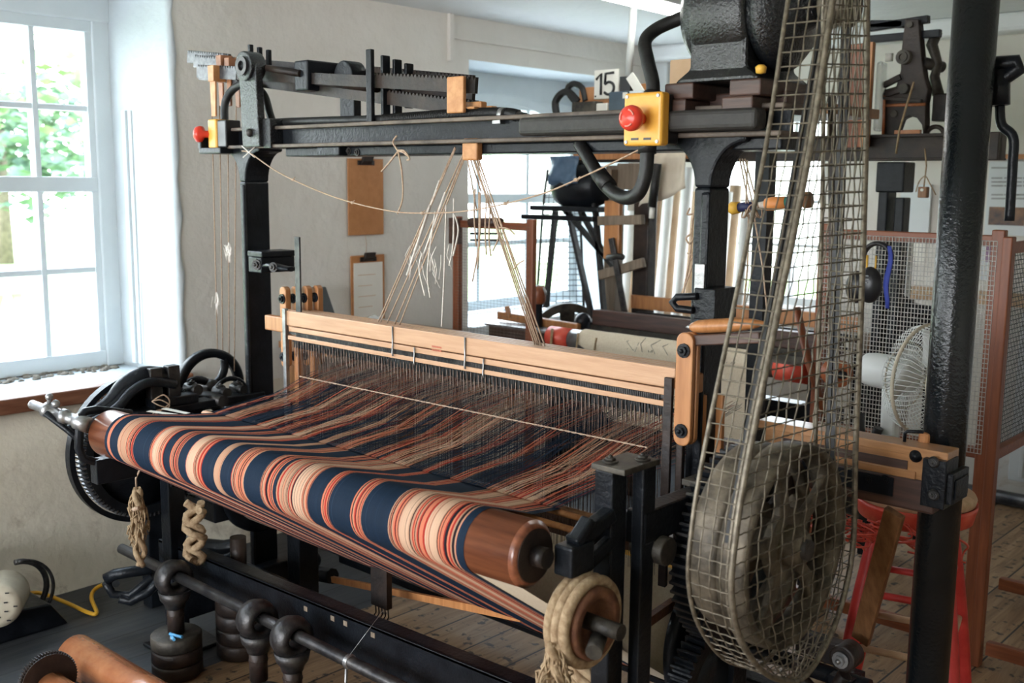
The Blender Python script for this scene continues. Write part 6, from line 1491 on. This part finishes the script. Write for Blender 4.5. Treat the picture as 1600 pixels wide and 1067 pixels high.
# harness cords fanning out from the centre hanger
def cordset(t, segs, y0, y1, r=.0022, m='string'):
    for (a, b2) in segs: m_ = MB(); m_.tube([P(*a, y=y0), P(*b2, y=y1)], r, 5); m_.build('cord', m, t)
t = thing('harness_cords', 'fan of harness cords running down to the left part of the heald frame', 'cords', P(600, 515, y=1.95)); 
cordset(t, [((711, 230), (587, 512)), ((726, 236), (600, 515)), ((727, 240), (612, 518)), ((712, 232), (592, 510)), ((728, 242), (621, 516))], 1.935, 1.96)
rr = random.Random(9); m_ = MB()
for (a, b2) in (((687, 282), (648, 392)), ((696, 300), (660, 405)), ((672, 320), (636, 430))): m_.tube([P(*a, y=1.94), P(*b2, y=1.95)], .0035, 5)
for k in range(16):
    p = P(640 + rr.random() * 70, 380 + rr.random() * 40, y=1.95); m_.tube([p, p + Vector((rr.gauss(0, .01), 0, -.03)), p + Vector((rr.gauss(0, .015), 0, -.07))], .0018, 4)
for (a, b2, c_) in (((680, 330), (668, 420), (672, 465)), ((709, 310), (708, 380), (702, 415)), ((697, 320), (694, 430), (690, 510)), ((660, 395), (655, 420), (664, 462)), ((710, 335), (716, 360), (708, 400))): m_.tube(bez([P(*a, y=1.94), P(*b2, y=1.95), P(*c_, y=1.95)], 5), .0026, 5)
m_.build('loose_ends', 'string_white', t, kind='stuff')
t = thing('harness_cords', 'fan of harness cords running down to the middle of the heald frame', 'cords', P(845, 550, y=1.95))
cordset(t, [((737, 236), (842, 548)), ((740, 236), (846, 552)), ((743, 234), (851, 556)), ((736, 238), (838, 546)), ((741, 232), (857, 556)), ((729, 240), (745, 330)), ((732, 240), (752, 300))], 1.935, 1.96)
m_ = MB()
for (a, b2, c_) in (((742, 295), (741, 340), (744, 385)), ((748, 300), (748, 380), (738, 440)), ((750, 300), (750, 360), (746, 420)), ((760, 310), (758, 360), (760, 398)), ((766, 320), (764, 370), (767, 400)), ((775, 350), (779, 370), (770, 392)), ((780, 355), (795, 358), (804, 366)), ((803, 420), (810, 412), (819, 407))): m_.tube(bez([P(*a, y=1.93), P(*b2, y=1.93), P(*c_, y=1.93)], 5), .0022, 5)
m_.build('loose_ends', 'string', t, kind='stuff')
# cords hanging at the left of the upright
t = thing('harness_cords', 'four thin cords hanging left of the left upright', 'cords', P(345, 560, y=1.95))
cordset(t, [((331, 180), (340, 560)), ((343, 165), (348, 560)), ((356, 165), (358, 575)), ((369, 165), (366, 580))], 1.96, 1.96, .0022, 'string')
m_ = MB(); rr = random.Random(4)
for k in range(26):
    p = P(356 + rr.gauss(0, 3), 378 + rr.random() * 14, y=1.955); m_.tube([p, p + Vector((rr.gauss(0, .012), 0, -.02 - .03 * rr.random()))], .0016, 4)
for k in range(14): p = P(338 + rr.gauss(0, 2), 455 + rr.random() * 20, y=1.955); m_.tube([p, p + Vector((rr.gauss(0, .01), 0, -.04))], .0014, 4)
m_.build('fluff', 'string_white', t, kind='stuff')
# strings and painted bobbin handle hanging right of the right upright
t = thing('hanging_bobbin', 'painted wooden bobbin handle in yellow, navy, orange and green hung on strings', 'handle', P(1200, 340, y=2.5))
a = P(1138, 326, y=2.5); b2 = P(1266, 312, y=2.5); ax = b2 - a; ln = ax.length
for f0, f1, prof, m_ in ((0, .14, (.010, .018, .016), 'yellow_paint'), (.14, .32, (.013, .013, .013), 'navy_paint'), (.32, .48, (.009, .009, .010), 'string_white'), (.48, .72, (.017, .019, .016), 'orange_paint'), (.72, .9, (.015, .012, .012), 'green_paint'), (.9, 1, (.014, .022, .022), 'wood_brown')):
    q = MB(); q.lathe(a + ax * f0, ax, [(0, 0), (prof[0], 0), (prof[1], ln * (f1 - f0) * .35), (prof[2], ln * (f1 - f0)), (0, ln * (f1 - f0))], 18); q.build('segment', m_, t)
q = MB()
for s_ in ((1156, 248, 1172, 330), (1160, 248, 1180, 335), (1164, 248, 1185, 325), (1168, 250, 1165, 335)): q.tube([P(s_[0], s_[1], y=2.5), P(s_[2], s_[3], y=2.49)], .0022, 5)
for k in range(6): c = P(1165 + 4 * k, 330, y=2.5); q.tube([c + Vector((.008 * math.cos(a_), .016 * math.sin(a_), .018 * math.sin(a_ + k))) for a_ in [i * .7 for i in range(9)]], .0022, 5)
q.tube([P(1170, 335, y=2.5), P(1168, 420, y=2.5), P(1160, 500, y=2.5)], .003, 5); q.tube([P(1178, 335, y=2.5), P(1192, 420, y=2.5), P(1200, 500, y=2.5)], .0025, 5); q.build('string', 'string', t)
t = thing('loose_string', 'bundle of knotted cream cords left of the right upright', 'string', P(1075, 470, y=2.3))
for pts in ([(1092, 320), (1082, 345), (1078, 400), (1066, 465)], [(1090, 325), (1086, 380), (1080, 420), (1060, 470)], [(1078, 325), (1074, 335), (1086, 332), (1090, 320)], [(1080, 365), (1072, 372), (1078, 382), (1084, 370)], [(1074, 395), (1082, 400), (1076, 410)]): q = MB(); q.tube(bez([P(*p, y=2.3) for p in pts], 5), .0026, 5); q.build('cord', 'string', t)
# shuttle lying behind the right upright
a = P(1078, 511, y=1.89); b2 = P(1196, 505, y=1.89); ax = (b2 - a); ln = ax.length; t = thing('shuttle', 'pointed brown wooden shuttle lying on a dark ledge across the right upright', 'shuttle', a + ax * .5)
q = MB(); pts = [a + ax * f for f in (0.0, .04, .12, .3, .6, .85, 1)]; q.tube(pts, [.004, .014, .021, .023, .022, .016, .005], 12, flat=.7); q.build('body', 'wood_orange', t)
q = MB(); q.lathe(a - ax.normalized() * .012, ax, [(0, 0), (.004, .006), (.008, .016)], 10); q.build('tip', 'steel', t)
q = MB(); q.bar(a + ax * .06 - Vector((0, 0, .029)), b2 - Vector((0, 0, .029)), .05, .024); o = q.build('shuttle_shelf', 'wood_dark', None, bevel=.003); tag(o, 'dark ledge under the wooden shuttle', 'ledge')
# paper tags tied on the left stops
q = MB(); c = P(240, 640, x=.74)
for k in range(3): q.tube(bez([c + Vector((.01, -.01, .03)) , c + Vector((.03, .01 * k, .02 + .015 * k)), c + Vector((.03, .04, .0 + .01 * k)), c + Vector((.02, .0, -.005 * k)), c + Vector((.04, -.04 + .02 * k, -.02))], 5), .0022, 5)
o = q.build('tag_string', 'string'); tag(o, 'cream string knotted round the nearer square steel stop', 'string')
for i, (p0, p1, lb) in enumerate((((232, 642), (275, 648), 'paper tag tied to the steel stop, the longer nearer one'), ((256, 638), (294, 646), 'paper tag tied to the steel stop, the farther one'))):
    a = P(*p0, z=.835); b2 = P(*p1, z=.832); q = MB(); q.bar(a, b2, .018, .0015); o = q.build('paper_tag', 'sign_white'); tag(o, lb, 'tag')
# ================================================================== FLOOR, LEFT
c = P(118, 950, z=.0)
pts = bez([P(30, 932, z=.07), P(60, 926, z=.05), P(100, 940, z=.03), P(138, 957, z=.012), P(151, 957, z=.012), P(143, 935, z=.02), P(148, 921, z=.04), P(166, 911, z=.08)], 8)
o = strand('power_cable', pts, .0075, 'cable_yellow', 'yellow cable running along the floor by the window wall', 'cable')
fl = P(45, 985, z=0); t = thing('floor_motor', 'black machine with a round perforated beige cover on the floor at the left edge', 'machine', (.3, 1.25, 0))
cc_ = P(-6, 948, x=.40)
q = MB(); q.lathe(cc_, (.82, -.57, 0), [(0, -.16), (.065, -.16), (.074, -.14), (.076, -.02), (.072, 0), (.05, .006), (0, .008)], 40); q.build('cover', 'beige_metal', t)
q = MB()
for k in range(14):
    a_ = 2 * PI * k / 14; d_, s_, t_ = ortho((.82, -.57, 0)); r_ = .06 if k % 2 else .035; p = cc_ + d_ * .0085 + (s_ * math.cos(a_) + t_ * math.sin(a_)) * r_; q.bar(p - s_ * .006, p + s_ * .006, .004, .002, d_)
q.build('slot', 'ink', t)
q = MB(); q.prism([(.13, 1.00, 0), (.13, 1.44, 0), (.13, 1.38, .09), (.13, 1.26, .10), (.13, 1.20, .22), (.13, 1.16, .30), (.13, 1.00, .30)], (.20, 0, 0)); q.build('body', 'iron', t, bevel=.01)
q = MB(); q.tube(circ_yz((.30, 1.28, .16), .10, -.6, 1.6, 14), .01, 6); q.tube(circ_yz((.33, 1.28, .16), .11, -.6, 1.6, 14), .006, 6); q.build('band', 'steel_dark', t)
# spare copper coloured rollers with a toothed flange lying at the bottom left
a = P(105, 1030, z=.16); 
r_ = .062; a = P(118, 1022, z=.075); q = MB(); b2 = a + Vector((.95, .02, 0)); q.tube([a, b2], r_, 36); o = q.build('spare_roller', 'copper_roll'); tag(o, 'plain rusty orange roller lying behind the one with the toothed flange', 'roller')
t = thing('spare_beam', 'rusty roller with a dark toothed flange in the bottom left corner', 'roller', (1.1, .95, 0))
c = P(75, 1062, z=.10); q = MB(); q.gear(c, (1, 0, .0), .085, .016, 60, .008, bore=.05); q.ring(c + Vector((.012, 0, 0)), (1, 0, 0), .0, .08, .004, 48); q.build('toothed_flange', 'iron_brown', t)
q = MB(); q.tube([c + Vector((.0, 0, -.02)), c + Vector((.8, .02, -.02))], .045, 32); q.build('barrel', 'copper_roll', t)
q = MB(); q.box((c.x + .12, c.y - .2, 0), (c.x + .17, c.y + .3, .02)); o = q.build('floor_batten', 'wood_dark'); tag(o, 'wooden batten under the rusty rollers', 'batten')
# ================================================================== LIGHT AND CAMERA
w = bpy.data.worlds.new('World'); SC.world = w; w.use_nodes = True
nt = w.node_tree; bg = nt.nodes['Background']
tc = N(nt, 'ShaderNodeTexCoord'); sx = N(nt, 'ShaderNodeSeparateXYZ'); nt.links.new(tc.outputs['Generated'], sx.inputs[0])
r = ramp(nt, [(.0, (.50, .52, .50)), (.5, (.94, .97, 1.0)), (1.0, (.66, .80, 1.0))])
mr = N(nt, 'ShaderNodeMapRange'); mr.inputs[1].default_value = -1; mr.inputs[2].default_value = 1
nt.links.new(sx.outputs['Z'], mr.inputs[0]); nt.links.new(mr.outputs[0], r.inputs['Fac']); nt.links.new(r.outputs['Color'], bg.inputs['Color'])
bg.inputs['Strength'].default_value = 8.0
# daylight entering by the windows and unseen wall openings: portals guide the sky sampling
def portal(loc, rot, sx_, sy_):
    l = bpy.data.lights.new('window_portal', 'AREA'); l.shape = 'RECTANGLE'; l.size = sx_; l.size_y = sy_; l.cycles.is_portal = True
    o = bpy.data.objects.new('window_portal', l); COL.objects.link(o); o.location = loc; o.rotation_euler = rot
portal((-.50, 1.35, 1.5), (0, -PI / 2, 0), 1.6, 1.5); portal((-.50, 4.43, 1.42), (0, -PI / 2, 0), 1.3, 1.35)
portal((.8, YF + .35, 1.4), (-PI / 2, 0, 0), .7, 1.1)
portal((-.50, -1.12, 1.5), (0, -PI / 2, 0), 1.5, 1.55); portal((1.9, -3.65, 1.5), (PI / 2, 0, 0), 3.4, 1.55)
cam = bpy.data.cameras.new('Camera'); co = bpy.data.objects.new('Camera', cam); COL.objects.link(co)
cam.sensor_width = 36; cam.lens = 36.0 * F / 1600; cam.clip_start = .05; cam.clip_end = 200
co.matrix_world = Matrix(((RIGHT.x, UP.x, -FWD.x, CAM.x), (RIGHT.y, UP.y, -FWD.y, CAM.y), (RIGHT.z, UP.z, -FWD.z, CAM.z), (0, 0, 0, 1)))
cam.dof.use_dof = True; cam.dof.focus_distance = 2.75; cam.dof.aperture_fstop = 4.0
SC.camera = co
SC.view_settings.view_transform = 'Standard'; SC.view_settings.look = 'None'
SC.view_settings.gamma = 1.0; SC.view_settings.use_curve_mapping = False
SC.view_settings.exposure = 1.1
SC.cycles.use_denoising = True; SC.cycles.max_bounces = 7; SC.cycles.diffuse_bounces = 4; SC.cycles.transparent_max_bounces = 8
SC.cycles.caustics_reflective = False; SC.cycles.caustics_refractive = False
